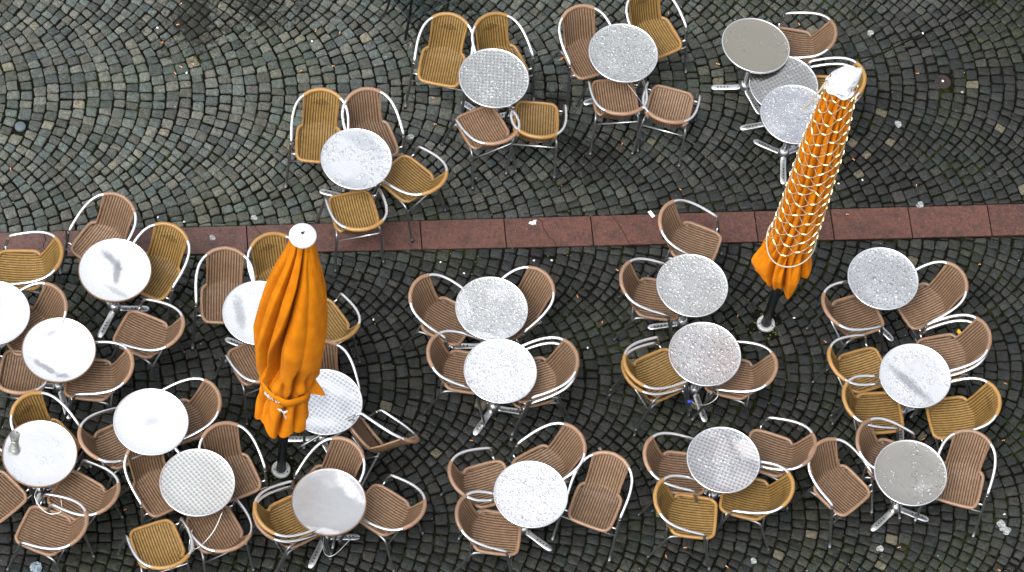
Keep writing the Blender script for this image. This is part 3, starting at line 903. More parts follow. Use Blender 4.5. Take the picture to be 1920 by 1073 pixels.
def make_chair(kind):
    mw, mr = (M_woc, M_roc) if kind == 'o' else (M_wbr, M_rbr)
    root = empty('wicker_armchair')
    seat_rows = profile([(0.150, 0.478, 0.446, 0, 0.000), (0.172, 0.455, 0.443, 0, 0.003), (0.182, 0.40, 0.438, 0, 0.010),
                         (0.185, 0.30, 0.433, 0, 0.015), (0.184, 0.21, 0.430, 0.004, 0.012), (0.168, 0.168, 0.432, 0.018, 0.006),
                         (0.150, 0.135, 0.438, 0.042, 0.012)], 5)
    seat, L = panel_obj('seat', seat_rows, 96, mw, root)
    back_rows = profile([(0.150, 0.135, 0.438, 0.042, 0.012), (0.146, 0.114, 0.475, 0.046, 0.010), (0.146, 0.084, 0.540, 0.046, 0.004), (0.149, 0.052, 0.62, 0.048, 0),
                         (0.153, 0.022, 0.69, 0.055, 0), (0.155, 0.006, 0.733, 0.062, 0)], 5)
    back, L2 = panel_obj('backrest', back_rows, 84, mw, root, 0.36)
    def mir(p): return [(-a, b, c) for a, b, c in p]
    # wrapped edge of the seat
    half = [(0.150, 0.128, 0.455), (0.172, 0.148, 0.458), (0.187, 0.180, 0.456), (0.190, 0.26, 0.452), (0.188, 0.36, 0.452), (0.180, 0.437, 0.452), (0.150, 0.479, 0.452), (0.10, 0.488, 0.451), (0.0, 0.490, 0.450)]
    path = crom(half + mir(half[:-1])[::-1], 5)
    m = MB(); m.tube(path, 0.0148, 10)
    m.build('edging', mr, seat)
    for sg in (1, -1):
        m = MB()
        m.tube(crom([(sg * 0.150, 0.128, 0.452), (sg * 0.147, 0.108, 0.49), (sg * 0.147, 0.080, 0.545), (sg * 0.150, 0.050, 0.62), (sg * 0.154, 0.020, 0.69), (sg * 0.157, 0.004, 0.735)], 4), 0.0085, 8)
        m.build('edging', mr, back)
    # seat shell seen from behind and below: side skirt under the wrapped edge
    m = MB()
    tr = crom([(-0.160, -0.002, 0.739), (-0.135, -0.020, 0.746), (-0.085, -0.047, 0.756), (0, -0.062, 0.762), (0.085, -0.047, 0.756), (0.135, -0.020, 0.746), (0.160, -0.002, 0.739)], 5)
    m.tube(tr, 0.0178, 12)
    m.build('top_rail', mr, root)
    for sg in (1, -1):
        arm = crom([(sg * 0.158, -0.003, 0.7385), (sg * 0.190, 0.028, 0.730), (sg * 0.222, 0.085, 0.712), (sg * 0.240, 0.16, 0.690), (sg * 0.246, 0.24, 0.665), (sg * 0.244, 0.32, 0.640), (sg * 0.241, 0.365, 0.625), (sg * 0.240, 0.388, 0.606), (sg * 0.2405, 0.398, 0.578)], 6)
        m = MB(); m.tube(arm, 0.0132, 12); m.build('armrest', M_alu, root)
        leg = crom([(sg * 0.2405, 0.3985, 0.576), (sg * 0.2425, 0.415, 0.50), (sg * 0.247, 0.452, 0.32), (sg * 0.256, 0.517, 0.022)], 3)
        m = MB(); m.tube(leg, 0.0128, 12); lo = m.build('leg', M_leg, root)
        m = MB(); m.tube([(sg * 0.2558, 0.516, 0.034), (sg * 0.2567, 0.521, 0.0)], 0.0140, 10); m.build('foot_cap', M_rub, lo)
        m = MB(); m.tube([(sg * 0.184, 0.425, 0.447), (sg * 0.236, 0.425, 0.447)], 0.0075, 8)
        m.tube([(sg * 0.232, 0.425, 0.447), (sg * 0.2455, 0.425, 0.447)], 0.0125, 8)
        m.build('bracket', M_alu, root)
        rl = [(sg * 0.172, 0.30, 0.408), (sg * 0.180, 0.19, 0.408), (sg * 0.188, 0.140, 0.404), (sg * 0.194, 0.120, 0.388), (sg * 0.198, 0.098, 0.34), (sg * 0.208, 0.043, 0.17), (sg * 0.217, -0.010, 0.02)]
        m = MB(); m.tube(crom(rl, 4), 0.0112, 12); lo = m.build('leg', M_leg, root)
        m = MB(); m.tube([(sg * 0.2168, -0.009, 0.032), (sg * 0.218, -0.014, 0.0)], 0.0135, 10); m.build('foot_cap', M_rub, lo)
    m = MB(); m.tube([(-0.196, 0.100, 0.355), (0.196, 0.100, 0.355)], 0.0085, 8); m.build('stretcher', M_alu, root)
    m = MB(); m.tube([(-0.2465, 0.448, 0.365), (0.2465, 0.448, 0.365)], 0.0085, 8); m.build('stretcher', M_alu, root)
    return root

proto = {'o': make_chair('o'), 'b': make_chair('b')}
used = {'o': False, 'b': False}
def place_chair(kind, x, y, yaw, z, label, rot=None):
    o = proto[kind] if not used[kind] else copy_tree(proto[kind])
    if not used[kind]: used[kind] = True
    if rot is None:
        o.location = (x, y, z)
        o.rotation_euler = (0, 0, R(yaw))
    else:
        o.matrix_world = Matrix.Translation((x, y, z)) @ Matrix(rot).to_4x4()
    tag(o, label, 'armchair', 'wicker cafe armchairs round the metal tables')
    return o

for (kind, z, x, y, yaw, label) in CHAIRS:
    place_chair(kind, x, y, yaw, z + 0.003, label)
place_chair('b', -1.03, -2.387, 0, 0.174, "brown chair tipped on its side with an arm hooked on the table edge",
            rot=[[0.311, -0.7538, 0.5789], [0.5414, 0.6411, 0.5439], [-0.7811, 0.1443, 0.6075]])

# ------------------------------------------------------------------ the tables
def make_leg(ang):
    """cast foot leg: flat tapered bar rising to the hub, with a row of recesses"""
    m = MB()
    secs = [(0.035, 0.030, 0.062, 0.020), (0.07, 0.027, 0.052, 0.016), (0.12, 0.026, 0.042, 0.013), (0.18, 0.028, 0.033, 0.011), (0.24, 0.030, 0.027, 0.010), (0.275, 0.027, 0.022, 0.009), (0.292, 0.019, 0.018, 0.007), (0.300, 0.008, 0.015, 0.005)]
    ca, sa = math.cos(ang), math.sin(ang)
    vs, fs = [], []
    for (r, w, zt, h) in secs:
        for (yy, zz) in ((-w, zt - h * 1.6), (-w, zt - 0.003), (-w * 0.72, zt), (0, zt + 0.002), (w * 0.72, zt), (w, zt - 0.003), (w, zt - h * 1.6)):
            vs.append((ca * r - sa * yy, sa * r + ca * yy, max(zz, 0.002)))
    k = 7
    for i in range(len(secs) - 1):
        for j in range(k):
            j2 = (j + 1) % k
            fs.append((i * k + j, i * k + j2, (i + 1) * k + j2, (i + 1) * k + j)[::-1])
    fs.append(tuple(range(k))); fs.append(tuple(range((len(secs) - 1) * k, len(secs) * k))[::-1])
    m.add(vs, fs, 0)
    for r in (0.15, 0.18, 0.21, 0.24):
        zt = 0.042 - (r - 0.12) * 0.125 + 0.0005
        c = (ca * r, sa * r, zt)
        vs = [c] + [(c[0] + 0.0075 * math.cos(a * math.pi / 4), c[1] + 0.0075 * math.sin(a * math.pi / 4), zt + 0.003) for a in range(8)]
        m.add(vs[:1] and [(c[0], c[1], zt + 0.0036)] + vs[1:], [(0, 1 + a, 1 + (a + 1) % 8) for a in range(8)], 1)
    # adjustable foot pad
    m.lathe([(0.012, 0.0), (0.012, 0.012)], 10, 1, (ca * 0.275, sa * 0.275, 0.0), True, True)
    return m

def make_table(x, y, z, yaw, mat, label, tilt=(0, 0), rust=False):
    root = empty('bistro_table', (x, y, 0.003))
    top = MB()
    top.lathe([(0.0005, 0.0), (0.10, 0.0), (0.20, 0.0), (0.292, 0.0), (0.299, 0.0012), (0.303, 0.0038), (0.3072, 0.0045), (0.3100, 0.0025), (0.3105, -0.004), (0.3085, -0.016), (0.303, -0.020), (0.296, -0.016)], 96, 0, (0, 0, 0), True, True)
    t = top.build('tabletop', mat, root)
    t.location = (0, 0, z)
    t.rotation_euler = (R(tilt[0]), R(tilt[1]), 0)
    r_ = MB()
    r_.lathe([(0.3012, 0.0026), (0.3045, 0.0052), (0.3085, 0.0050), (0.3112, 0.0022), (0.3116, -0.005), (0.3092, -0.0175)], 96, 0)
    r_.build('rim', M_rustrim if rust else M_alu, t)
    p = MB()
    p.lathe([(0.0265, 0.10), (0.0265, z - 0.05)], 20, 0, (0, 0, 0), True, True)
    p.build('pole', M_cast, root)
    h = MB()
    h.lathe([(0.048, 0.035), (0.055, 0.045), (0.052, 0.085), (0.044, 0.112), (0.034, 0.122), (0.028, 0.128)], 24, 0, (0, 0, 0), True, True)
    h.build('hub', M_cast, root)
    b = MB()
    b.lathe([(0.055, z - 0.055), (0.060, z - 0.030)], 20, 0, (0, 0, 0), True, True)
    for k in range(4):
        a = k * math.pi / 2 + 0.4
        b.tube([(0.03 * math.cos(a), 0.03 * math.sin(a), z - 0.034), (0.20 * math.cos(a), 0.20 * math.sin(a), z - 0.027)], 0.009, 8)
    b.build('support_arms', M_cast, root)
    for k in range(3):
        make_leg(R(yaw + 120 * k)).build('leg', [M_cast, M_hole], root)
    tag(root, label, 'table', 'round metal bistro tables')
    return root
M_rustrim = plain("brown_worn_rim", (0.17, 0.10, 0.06), 0.5, 0.6)
for i, (nm, z, yaw, kw, label) in enumerate(TABLES):
    x, y = TABLES_XY[nm]
    tilt = kw.pop('tilt', (0, 0)); rust = kw.pop('rust', False)
    make_table(x, y, z, yaw, mat_top('wet_steel_top_%d' % (i + 1), i + 1, **kw), label, tilt, rust)

# ------------------------------------------------------------------ the parasols
def base_ring(root):
    m = MB()
    m.lathe([(0.043, 0.002), (0.043, 0.014), (0.074, 0.012), (0.080, 0.007), (0.081, -0.012)], 40, 0)
    for a in (R(-20), R(200)):
        m.lathe([(0.006, 0.010), (0.006, 0.019), (0.001, 0.020)], 10, 1, (0.061 * math.cos(a), 0.061 * math.sin(a), 0.0))
    m.build('base_ring', [M_plate, M_hole], root)
def pole_part(root, top, r=0.038):
    m = MB(); m.lathe([(r, 0.0), (r, top)], 28, 0, (0, 0, 0), True, True)
    m.build('pole', M_pole, root)
    m = MB(); m.lathe([(r + 0.002, 0.004), (r + 0.006, 0.012), (r + 0.001, 0.05)], 28, 0)
    m.build('pole_collar', M_pole, root)

def gauss(x, w): return math.exp(-(x / w) ** 2)
def angd(a, b): return (a - b + math.pi) % (2 * math.pi) - math.pi

def canopy_mesh(zt, zb, keys, creases, hem, nth=420, nz=190, detail=None):
    V, Fc = [], []
    for j in range(nz + 1):
        s = j / nz
        for i in range(nth):
            th = 2 * math.pi * i / nth
            zlow = zb + hem(th)
            z = zt + (zlow - zt) * s
            rr, ox, oy = lerp_keys(keys, z)
            k = 1.0
            for cr_ in creases:
                k *= 1 - cr_(th, z)
            r = rr * k
            if detail: r += detail(th, z)
            V.append((ox + r * math.cos(th), oy + r * math.sin(th), z))
    for j in range(nz):
        for i in range(nth):
            i2 = (i + 1) % nth
            Fc.append((j * nth + i, (j + 1) * nth + i, (j + 1) * nth + i2, j * nth + i2))
    # turned-in hem, so the cloth has an inside
    b = len(V)
    for i in range(nth):
        x, y, z = V[nz * nth + i]
        V.append((x * 0.90, y * 0.90, z + 0.004))
    for i in range(nth):
        x, y, z = V[nz * nth + i]
        V.append((x * 0.45, y * 0.45, z + 0.25))
    for i in range(nth):
        i2 = (i + 1) % nth
        Fc.append((nz * nth + i, b + i, b + i2, nz * nth + i2))
        Fc.append((b + i, b + nth + i, b + nth + i2, b + i2))
    return V, Fc

def crease(path, depth, width, zr=None, steep=0.35):
    """path: [(z, theta_deg)]; a valley running down the cloth, steeper on one side"""
    path = [(z, t) for z, t in path]
    def f(th, z):
        if z > path[0][0] + 0.15 or z < path[-1][0] - 0.15: return 0.0
        tc, = lerp_keys(path, z)
        d = angd(th, R(tc))
        w = width * (steep if d < 0 else 1.0)
        e = 1.0
        if zr:
            e = gauss(z - zr[0], zr[1])
        end = min(1.0, max(0.0, (path[0][0] + 0.15 - z) / 0.3)) * min(1.0, max(0.0, (z - path[-1][0] + 0.15) / 0.3))
        return min(0.80, depth * 1.7) * e * end * math.exp(-(abs(d) / w) ** 1.25)
    return f

# --- first parasol
U1 = (-1.627, -2.191)
root = empty('closed_parasol', (U1[0], U1[1], 0.0))
tag(root, "closed orange parasol with smooth draped cloth and round white cap", 'parasol', 'closed parasols')
base_ring(root); pole_part(root, 3.9, 0.038)
keys1 = [(3.95, .086, 0, 0), (3.80, .100, 0, 0), (3.60, .140, -.004, 0), (3.40, .185, -.010, 0), (3.16, .232, -.016, 0), (2.80, .275, -.018, 0), (2.45, .300, -.024, -.01),
         (2.20, .290, -.022, -.012), (1.98, .268, -.018, -.012), (1.82, .252, -.016, -.010), (1.74, .235, -.014, 0), (1.69, .210, -.014, 0), (1.60, .207, -.018, 0), (1.45, .212, -.024, 0), (1.25, .220, -.030, 0), (1.03, .225, -.030, 0)]
cs1 = [
    crease([(3.9, -112), (3.4, -118), (2.9, -126), (2.4, -133), (2.05, -136)], 0.30, 0.13, None, 0.25),
    crease([(3.9, -72), (3.4, -80), (2.9, -95), (2.5, -110), (2.1, -124), (1.8, -130)], 0.42, 0.17, None, 0.22),
    crease([(2.7, -106), (2.3, -115), (1.85, -122)], 0.50, 0.30, (2.08, 0.36), 0.22),
    crease([(3.8, -45), (3.0, -52), (2.4, -58), (1.9, -62)], 0.07, 0.24, None, 0.9),
    crease([(3.7, -150), (3.0, -158), (2.2, -165)], 0.18, 0.18),
    crease([(2.35, -60), (2.05, -66), (1.78, -68)], 0.50, 0.15, (1.93, 0.18), 0.35),
    crease([(2.2, -92), (1.9, -90), (1.75, -89)], 0.12, 0.13, (1.85, 0.12), 0.8),
    crease([(2.1, -40), (1.85, -36)], 0.22, 0.14, (1.88, 0.18), 0.8),
    # below the tie
    crease([(1.7, -70), (1.4, -82), (1.15, -88), (0.98, -90)], 0.38, 0.14, None, 0.5),
    crease([(1.65, -118), (1.4, -124), (1.1, -128)], 0.12, 0.22, None, 0.8),
    crease([(1.65, -45), (1.3, -48), (1.05, -50)], 0.26, 0.16, None, 0.6),
    crease([(1.65, -150), (1.3, -152), (1.05, -154)], 0.22, 0.16),
    crease([(1.65, -15), (1.3, -12), (1.05, -12)], 0.26, 0.18),
]
for k in range(8):
    a = 5 + k * 22
    cs1.append(crease([(3.8, a), (2.8, a - 8), (1.8, a - 16)], 0.16, 0.12))
    cs1.append(crease([(1.65, a + 8), (1.05, a + 10)], 0.22, 0.14))
def hem1(th):
    return 0.045 * math.sin(5 * th + 0.6) + 0.03 * math.sin(3 * th + 2.0)
def det1(th, z):
    t = 0.005 * math.sin(4 * th + 2 * z) + 0.002 * math.sin(9 * th - 4 * z + 1.3) + 0.0012 * math.sin(17 * th + 9 * z)
    # pleats of the drape bulging over the tie
    t += 0.012 * gauss(z - 1.80, 0.09) * math.sin(6 * th + 0.9)
    # radiating puckers just under and over the tie
    t += 0.0035 * gauss(z - 1.70, 0.12) * math.sin(24 * th + 4 * math.sin(3 * th))
    # diagonal drag folds in the skirt
    t += 0.008 * gauss(z - 1.30, 0.25) * math.sin(9 * th + 14 * z)
    return t
V, Fc = canopy_mesh(3.93, 1.0, keys1, cs1, hem1, detail=det1)
m = MB(); m.add(V, Fc); canopy = m.build('canopy', M_orange, root)
# loose cloth corner sticking out beside the tie on the right
m = MB()
m.add([(0.165, -0.05, 1.92), (0.30, -0.06, 1.63), (0.315, -0.075, 1.60), (0.20, -0.09, 1.62), (0.15, -0.10, 1.74), (0.17, 0.0, 1.75), (0.27, -0.02, 1.62)],
      [(0, 4, 3), (0, 3, 2), (0, 2, 1), (0, 1, 6), (0, 6, 5), (3, 4, 5), (3, 5, 6), (3, 6, 2), (1, 2, 6), (0, 5, 4)])
m.build('cloth_corner', M_orange, root, smooth=False)
# tie strap, sagging round the front
m = MB()
vs, fs = [], []
nth = 96
for i in range(nth):
    th = 2 * math.pi * i / nth
    rr = 0.221 + 0.006 * math.sin(3 * th) + 0.004 * math.sin(8 * th)
    zc = 1.60 - 0.035 * math.sin(th + 0.4) + 0.02 * math.sin(2 * th)
    for dz, dr in ((0.055, -0.012), (0.050, 0.002), (0.0, 0.006), (-0.045, 0.002), (-0.050, -0.012)):
        vs.append((-0.018 + (rr + dr) * math.cos(th), (rr + dr) * math.sin(th), zc + dz))
for i in range(nth):
    i2 = (i + 1) % nth
    for k in range(4):
        fs.append((i * 5 + k, i * 5 + k + 1, i2 * 5 + k + 1, i2 * 5 + k))
m.add(vs, fs)
strap = m.build('strap', M_orange, root)
# the cap
m = MB()
m.lathe([(0.104, 3.925), (0.106, 3.945), (0.100, 3.958), (0.07, 3.967), (0.03, 3.972), (0.001, 3.973)], 48, 0, (0, 0, 0))
m.lathe([(0.104, 3.925), (0.02, 3.92)], 48, 0)
cap = m.build('cap', M_white, root)
m = MB(); m.lathe([(0.010, 3.968), (0.011, 3.984), (0.006, 3.992), (0.001, 3.993)], 12, 0, (-0.004, 0, 0))
m.tube([(-0.018, 0.004, 3.976), (0.012, 0.010, 3.988)], 0.004, 6)
m.build('cap_screw', M_hole, cap)

def on_cloth(th_deg, z, lift=0.006, rr=None):
    """a point just proud of the strap or skirt"""
    th = R(th_deg)
    if rr is None:
        rr, ox, oy = lerp_keys(keys1, z)
        k = 1.0
        for c_ in cs1: k *= 1 - c_(th, z)
        rr = rr * k + det1(th, z)
    else:
        ox, oy = -0.018, 0
    return Vector((ox + (rr + lift) * math.cos(th), oy + (rr + lift) * math.sin(th), z))
def stroke(m, pts, rad=0.0045):
    m.tube(pts, rad, 6)
# white script: "nov" then loose marks on the strap, chevrons on the lower folds
m = MB()
th0, z0 = -128.0, 1.668
def S(u, v):
    th = th0 + u * 4.2
    return on_cloth(th, z0 + v * 0.040 - u * 0.004, 0.009, 0.229 + 0.0)
for line in ([(0, -.5), (0, .5), (0.9, -.5), (0.9, .6)], [(1.5, 0), (1.9, .45), (2.5, 0.1), (2.1, -.5), (1.5, -.2), (1.5, 0)],
             [(2.9, .5), (3.4, -.5), (4.0, .5)], [(4.3, .45), (4.7, -.2)], [(6.0, .1), (6.4, -.3), (6.9, .3)], [(7.4, -.1), (7.9, .3)]):
    stroke(m, crom([S(u, v) for u, v in line], 4))
m.build('lettering', M_white, strap)
m = MB()
for (tc, zc, w) in ((-87, 1.51, 10), (-86, 1.490, 8)):
    stroke(m, crom([on_cloth(tc - w, zc + 0.015, 0.007, 0.231), on_cloth(tc - w * .3, zc + 0.02, 0.007, 0.231), on_cloth(tc + w * .2, zc - 0.012, 0.007, 0.231), on_cloth(tc + w, zc + 0.012, 0.007, 0.231)], 4), 0.004)
m.build('lettering', M_white, canopy)
m = MB()
for zc in (1.30, 1.275):
    stroke(m, crom([on_cloth(-79 + a, zc + dz, 0.010) for a, dz in ((-4, 0.014), (0, -0.006), (4, 0.014), (5, 0.02))], 4), 0.0035)
m.build('lettering', M_white, canopy)

# --- second parasol
U2 = (2.253, 0.116)
root = empty('closed_parasol', (U2[0], U2[1], 0.0))
tag(root, "closed orange parasol bundled tight in many pleats under a white bag", 'parasol', 'closed parasols')
base_ring(root); pole_part(root, 3.9, 0.040)
keys2 = [(4.10, .070, 0, 0), (4.0, .105, 0, 0), (3.75, .125, 0, 0), (3.5, .145, 0, 0), (3.2, .160, 0, 0), (3.0, .170, 0, 0), (2.5, .176, 0, 0), (2.0, .184, 0, 0), (1.7, .190, -.006, 0), (1.5, .196, -.012, 0), (1.40, .198, -.014, 0), (1.28, .215, -.018, 0), (1.12, .225, -.020, 0), (0.98, .200, -.012, 0), (0.85, .170, 0.006, 0)]
def pleats(th, z):
    if z < 1.45:
        a = max(0.0, (z - 1.2) / 0.25)
    else: a = 1.0
    tw = th + 0.10 * math.sin(2.2 * z) + 0.25 * (z - 2.5) * 0.25
    q = 15 * tw + 0.9 * math.sin(3 * tw + 0.6 * z) 
    s_ = 0.5 - 0.5 * math.cos(q)
    return a * (0.36 * (1 - s_ ** 0.35))
def lobes(th, z):
    if z > 1.6: return 0.0
    a = min(1.0, (1.6 - z) / 0.35)
    v = 0.0
    for c_, w, dp in ((-128, 0.10, .42), (-92, 0.075, .40), (-48, 0.10, .45), (-8, .12, .4), (30, .12, .4), (75, .12, .4), (120, .12, .4), (165, .13, .42)):
        v = max(v, 1.35 * dp * gauss(angd(th, R(c_ + 4 * (1.6 - z) * 6)), w))
    return a * v
def hem2(th):
    v = 0.0
    for c_, w, dp in ((-160, .34, .10), (-112, .24, -.10), (-66, .24, -.20), (-24, .26, .06), (10, .3, .06), (50, .3, .0), (100, .3, .0), (140, .3, .05)):
        v += dp * gauss(angd(th, R(c_)), w)
    return v
def det2(th, z):
    t = 0.004 * math.sin(23 * th + 5 * z) + 0.003 * math.sin(9 * th - 8 * z)
    if z < 1.45:
        k = min(1, (1.45 - z) / 0.3)
        t += k * (0.055 * gauss(angd(th, R(-163)), 0.36) + 0.030 * gauss(angd(th, R(-112)), 0.22) + 0.035 * gauss(angd(th, R(-62)), 0.26) + 0.03 * gauss(angd(th, R(-20)), 0.2))
    return t
V, Fc = canopy_mesh(3.99, 0.98, keys2, [pleats, lobes], hem2, nth=540, nz=150, detail=det2)
m = MB(); m.add(V, Fc); m.build('canopy', M_orange2, root)

# --- net of fairy lights wrapped round it
M_cable = plain("clear_white_cable", (0.36, 0.33, 0.25), 0.4)
nb = NT("glowing_bulb")
nb.set(Base_Color=(1, 0.9, 0.7), Roughness=0.4, Emission_Color=(1.0, 0.60, 0.18), Emission_Strength=1.9)
M_bulb = nb.m
net = empty('light_net', (U2[0], U2[1], 0.0))
tag(net, "net of lit fairy lights in white mesh cable wrapped round the pleated parasol", 'light net')
def net_p(th, z, lift=0.009):
    rr, ox, oy = lerp_keys(keys2, z)
    rr = rr * 0.985 + lift
    return Vector((ox + rr * math.cos(th), oy + rr * math.sin(th), z))
rndn = random.Random(11)
NC = 10
m = MB()
bulbs = []
dth = 2 * math.pi / NC
rows = []
zz = 3.90
rowh = 0.155
nodes = {}
for c_ in range(NC):
    z = 3.92 - (rowh / 2 if c_ % 2 else 0)
    rws = []
    while z > 1.46:
        thc = c_ * dth + 0.10 * math.sin(1.8 * z) + rndn.gauss(0, 0.035)
        zj = z + rndn.gauss(0, 0.010)
        sl = rndn.gauss(0, 0.012)
        rws.append(((thc - dth * 0.23, zj + sl), (thc + dth * 0.23, zj - sl)))
        z -= rowh
    nodes[c_] = rws
def arc_pts(p, q, n=5, sag=0.010):
    out = []
    for i in range(n + 1):
        t = i / n
        out.append(net_p(p[0] + angd(q[0], p[0]) * t, p[1] + (q[1] - p[1]) * t - sag * math.sin(math.pi * t)))
    return out
for c_ in range(NC):
    nxt = nodes[(c_ + 1) % NC]
    for i, (a, b) in enumerate(nodes[c_]):
        m.tube(arc_pts(a, b, 4, 0.004), 0.0032, 5)
        bulbs.append((a, b))
        for z_off in ((0, -1) if c_ % 2 == 0 else (0, 1)):
            j = i + z_off
            if 0 <= j < len(nxt):
                m.tube(arc_pts(b, nxt[j][0], 5, 0.008), 0.0029, 5)
m.build('wire_mesh', M_cable, net)
back = MB()
for (a, b) in bulbs:
    mid = ((a[0] + b[0]) / 2) % (2 * math.pi)
    k = 0.34
    p = net_p(a[0] + (b[0] - a[0]) * (0.5 - k), a[1] + (b[1] - a[1]) * (0.5 - k), 0.012)
    q = net_p(a[0] + (b[0] - a[0]) * (0.5 + k), a[1] + (b[1] - a[1]) * (0.5 + k), 0.012)
    pts = [p, p.lerp(q, 0.25), p.lerp(q, 0.5), p.lerp(q, 0.75), q]
    rad = [0.0028, 0.0036, 0.0040, 0.0036, 0.0028]
    if mid > math.pi * 0.92 or mid < 0.08 * math.pi:
        b_ = MB(); b_.tube(pts, rad, 6); b_.build('bulb', M_bulb, net)
    else:
        back.tube(pts, rad, 6)
o = back.build('bulbs', M_bulb, net); o['kind'] = 'stuff'
# hem cable of the net
m = MB()
hp = []
for i in range(60):
    th = 2 * math.pi * i / 60
    z = 1.45 + 0.085 * math.sin(th + 0.35) * 1.0 + 0.07 * gauss(angd(th, R(180)), 0.6)
    hp.append(net_p(th, z, 0.016))
m.tube(hp, 0.0065, 7, closed=True)
m.build('hem_cable', M_cable, net)
# supply lead hanging beside the bag
m = MB(); m.tube(crom([(-0.13, -0.06, 4.02), (-0.17, -0.10, 3.90), (-0.22, -0.11, 3.72), (-0.26, -0.10, 3.60)], 6), 0.009, 7)
m.build('lead', M_cable, net)

# --- white bag over its top
def bag():
    V, Fc = [], []
    nth, nz = 72, 30
    rnd = random.Random(5)
    ph = [rnd.uniform(0, 6.28) for _ in range(12)]
    for j in range(nz + 1):
        s = j / nz
        for i in range(nth):
            th = 2 * math.pi * i / nth
            r = 0.128 * min(1.0, (1 - s) * 1.0 + 0.0) ** 0.38 if s < 1 else 0.0
            z = 3.90 + 0.235 * s
            # gathers and dents
            w = 0
            for k in range(6):
                w += math.sin((k + 2) * th + ph[k] + (3 + k) * s * 2.0) / (k + 2)
            r *= 1 + 0.07 * w * (1 - 0.6 * s)
            r *= 1 - 0.06 * gauss(s - 0.10, 0.06)
            x, y = r * math.cos(th), r * math.sin(th)
            # a corner pulled up and outwards on the right
            pull = gauss(angd(th, R(15)), 0.55) * max(0, s - 0.35) ** 1.2
            x += 0.045 * pull + 0.050 * s ** 1.5; z += 0.075 * pull + 0.004 * math.sin(5 * th + 6 * s)
            x += -0.01 + 0.012 * s
            if s < 0.15: z -= 0.018 * math.sin(5 * th + 1.0) 
            V.append((x, y, z))
    for j in range(nz):
        for i in range(nth):
            i2 = (i + 1) % nth
            Fc.append((j * nth + i, j * nth + i2, (j + 1) * nth + i2, (j + 1) * nth + i))
    Fc.append(tuple(range(nz * nth, nz * nth + nth)))
    m = MB(); m.add(V, Fc)
    n = NT("white_bin_bag")
    P = n.coord('Object')
    v = n.noise(P, 22, 4.0, 0.6)
    v2 = n.voro(P, 14, 'F1')
    n.set(Base_Color=(0.60, 0.64, 0.69), Roughness=0.5, Normal=n.bump(n.math('ADD', v, v2), 0.9, 0.02))
    o = m.build('plastic_bag', n.m)
    o.location = (U2[0], U2[1], 0)
    tag(o, "crumpled white plastic bag pulled over the top of the parasol with lights", 'bag')
bag()

# ------------------------------------------------------------------ dark glass table at the top edge
gx, gy = -1.341, 2.047
da, db = R(136.6), R(41.2)
A_ = Vector((math.cos(da), math.sin(da), 0)); B_ = Vector((math.cos(db), math.sin(db), 0))
root = empty('glass_table', (gx, gy, 0))
tag(root, "dark smoked glass table with thin black legs cut by the top edge", 'table')
s_ = 0.72
gl = NT("smoked_glass"); gl.set(Base_Color=(0.50, 0.54, 0.58), Roughness=0.02)
gl.b.inputs['Transmission Weight'].default_value = 1.0
gl.b.inputs['IOR'].default_value = 1.10
c4 = [Vector((0, 0, 0)), B_ * s_, (A_ + B_) * s_, A_ * s_]
m = MB()
m.add([c + Vector((0, 0, z)) for z in (0.735, 0.743) for c in c4], [(3, 2, 1, 0), (4, 5, 6, 7), (0, 1, 5, 4), (1, 2, 6, 5), (2, 3, 7, 6), (3, 0, 4, 7)])
m.build('glass_top', gl.m, root, smooth=False)
m = MB()
e4 = [c + Vector((0, 0, 0.739)) for c in c4]
for i in range(4):
    m.tube([e4[i], e4[(i + 1) % 4]], 0.0028, 6)
m.build('edge_trim', plain("dark_steel_edge", (0.10, 0.12, 0.14), 0.3, 0.8), root)
M_blk = plain("black_lacquered_steel", (0.006, 0.006, 0.007), 0.4)
for (fx, fy, bend) in ((-0.035, 0.274, 0), (-0.25, 0.503, 0.06), (0.28, 0.62, 0), (0.05, 0.90, 0)):
    m = MB()
    m.tube(crom([(fx - bend, fy - bend * 0.6, 0.0), (fx, fy + bend * .3, 0.10), (fx + 0.01, fy, 0.40), (fx + 0.01, fy, 0.733)], 5), 0.0125, 10)
    m.build('leg', M_blk, root)

# ------------------------------------------------------------------ things on the tables
root = empty('paper_cup', (-3.771, -2.782, 0.7235))
tag(root, "lidded paper coffee cup standing near the left rim of a white table", 'cup')
m = MB(); m.lathe([(0.0285, 0.0), (0.0290, 0.004), (0.0400, 0.132)], 32, 0, (0, 0, 0), True, True)
m.build('cup_body', plain("cream_paper", (0.085, 0.085, 0.066), 0.6), root)
m = MB(); m.lathe([(0.0425, 0.130), (0.0435, 0.136), (0.0420, 0.141), (0.0385, 0.150), (0.0365, 0.151), (0.0340, 0.146), (0.001, 0.1455)], 32, 0)
lid = m.build('lid', plain("translucent_lid", (0.12, 0.128, 0.128), 0.4), root)
m = MB(); m.lathe([(0.006, 0.150), (0.001, 0.1515)], 10, 0, (0.012, 0.026, 0.0), True)
m.build('sip_hole', M_hole, lid)
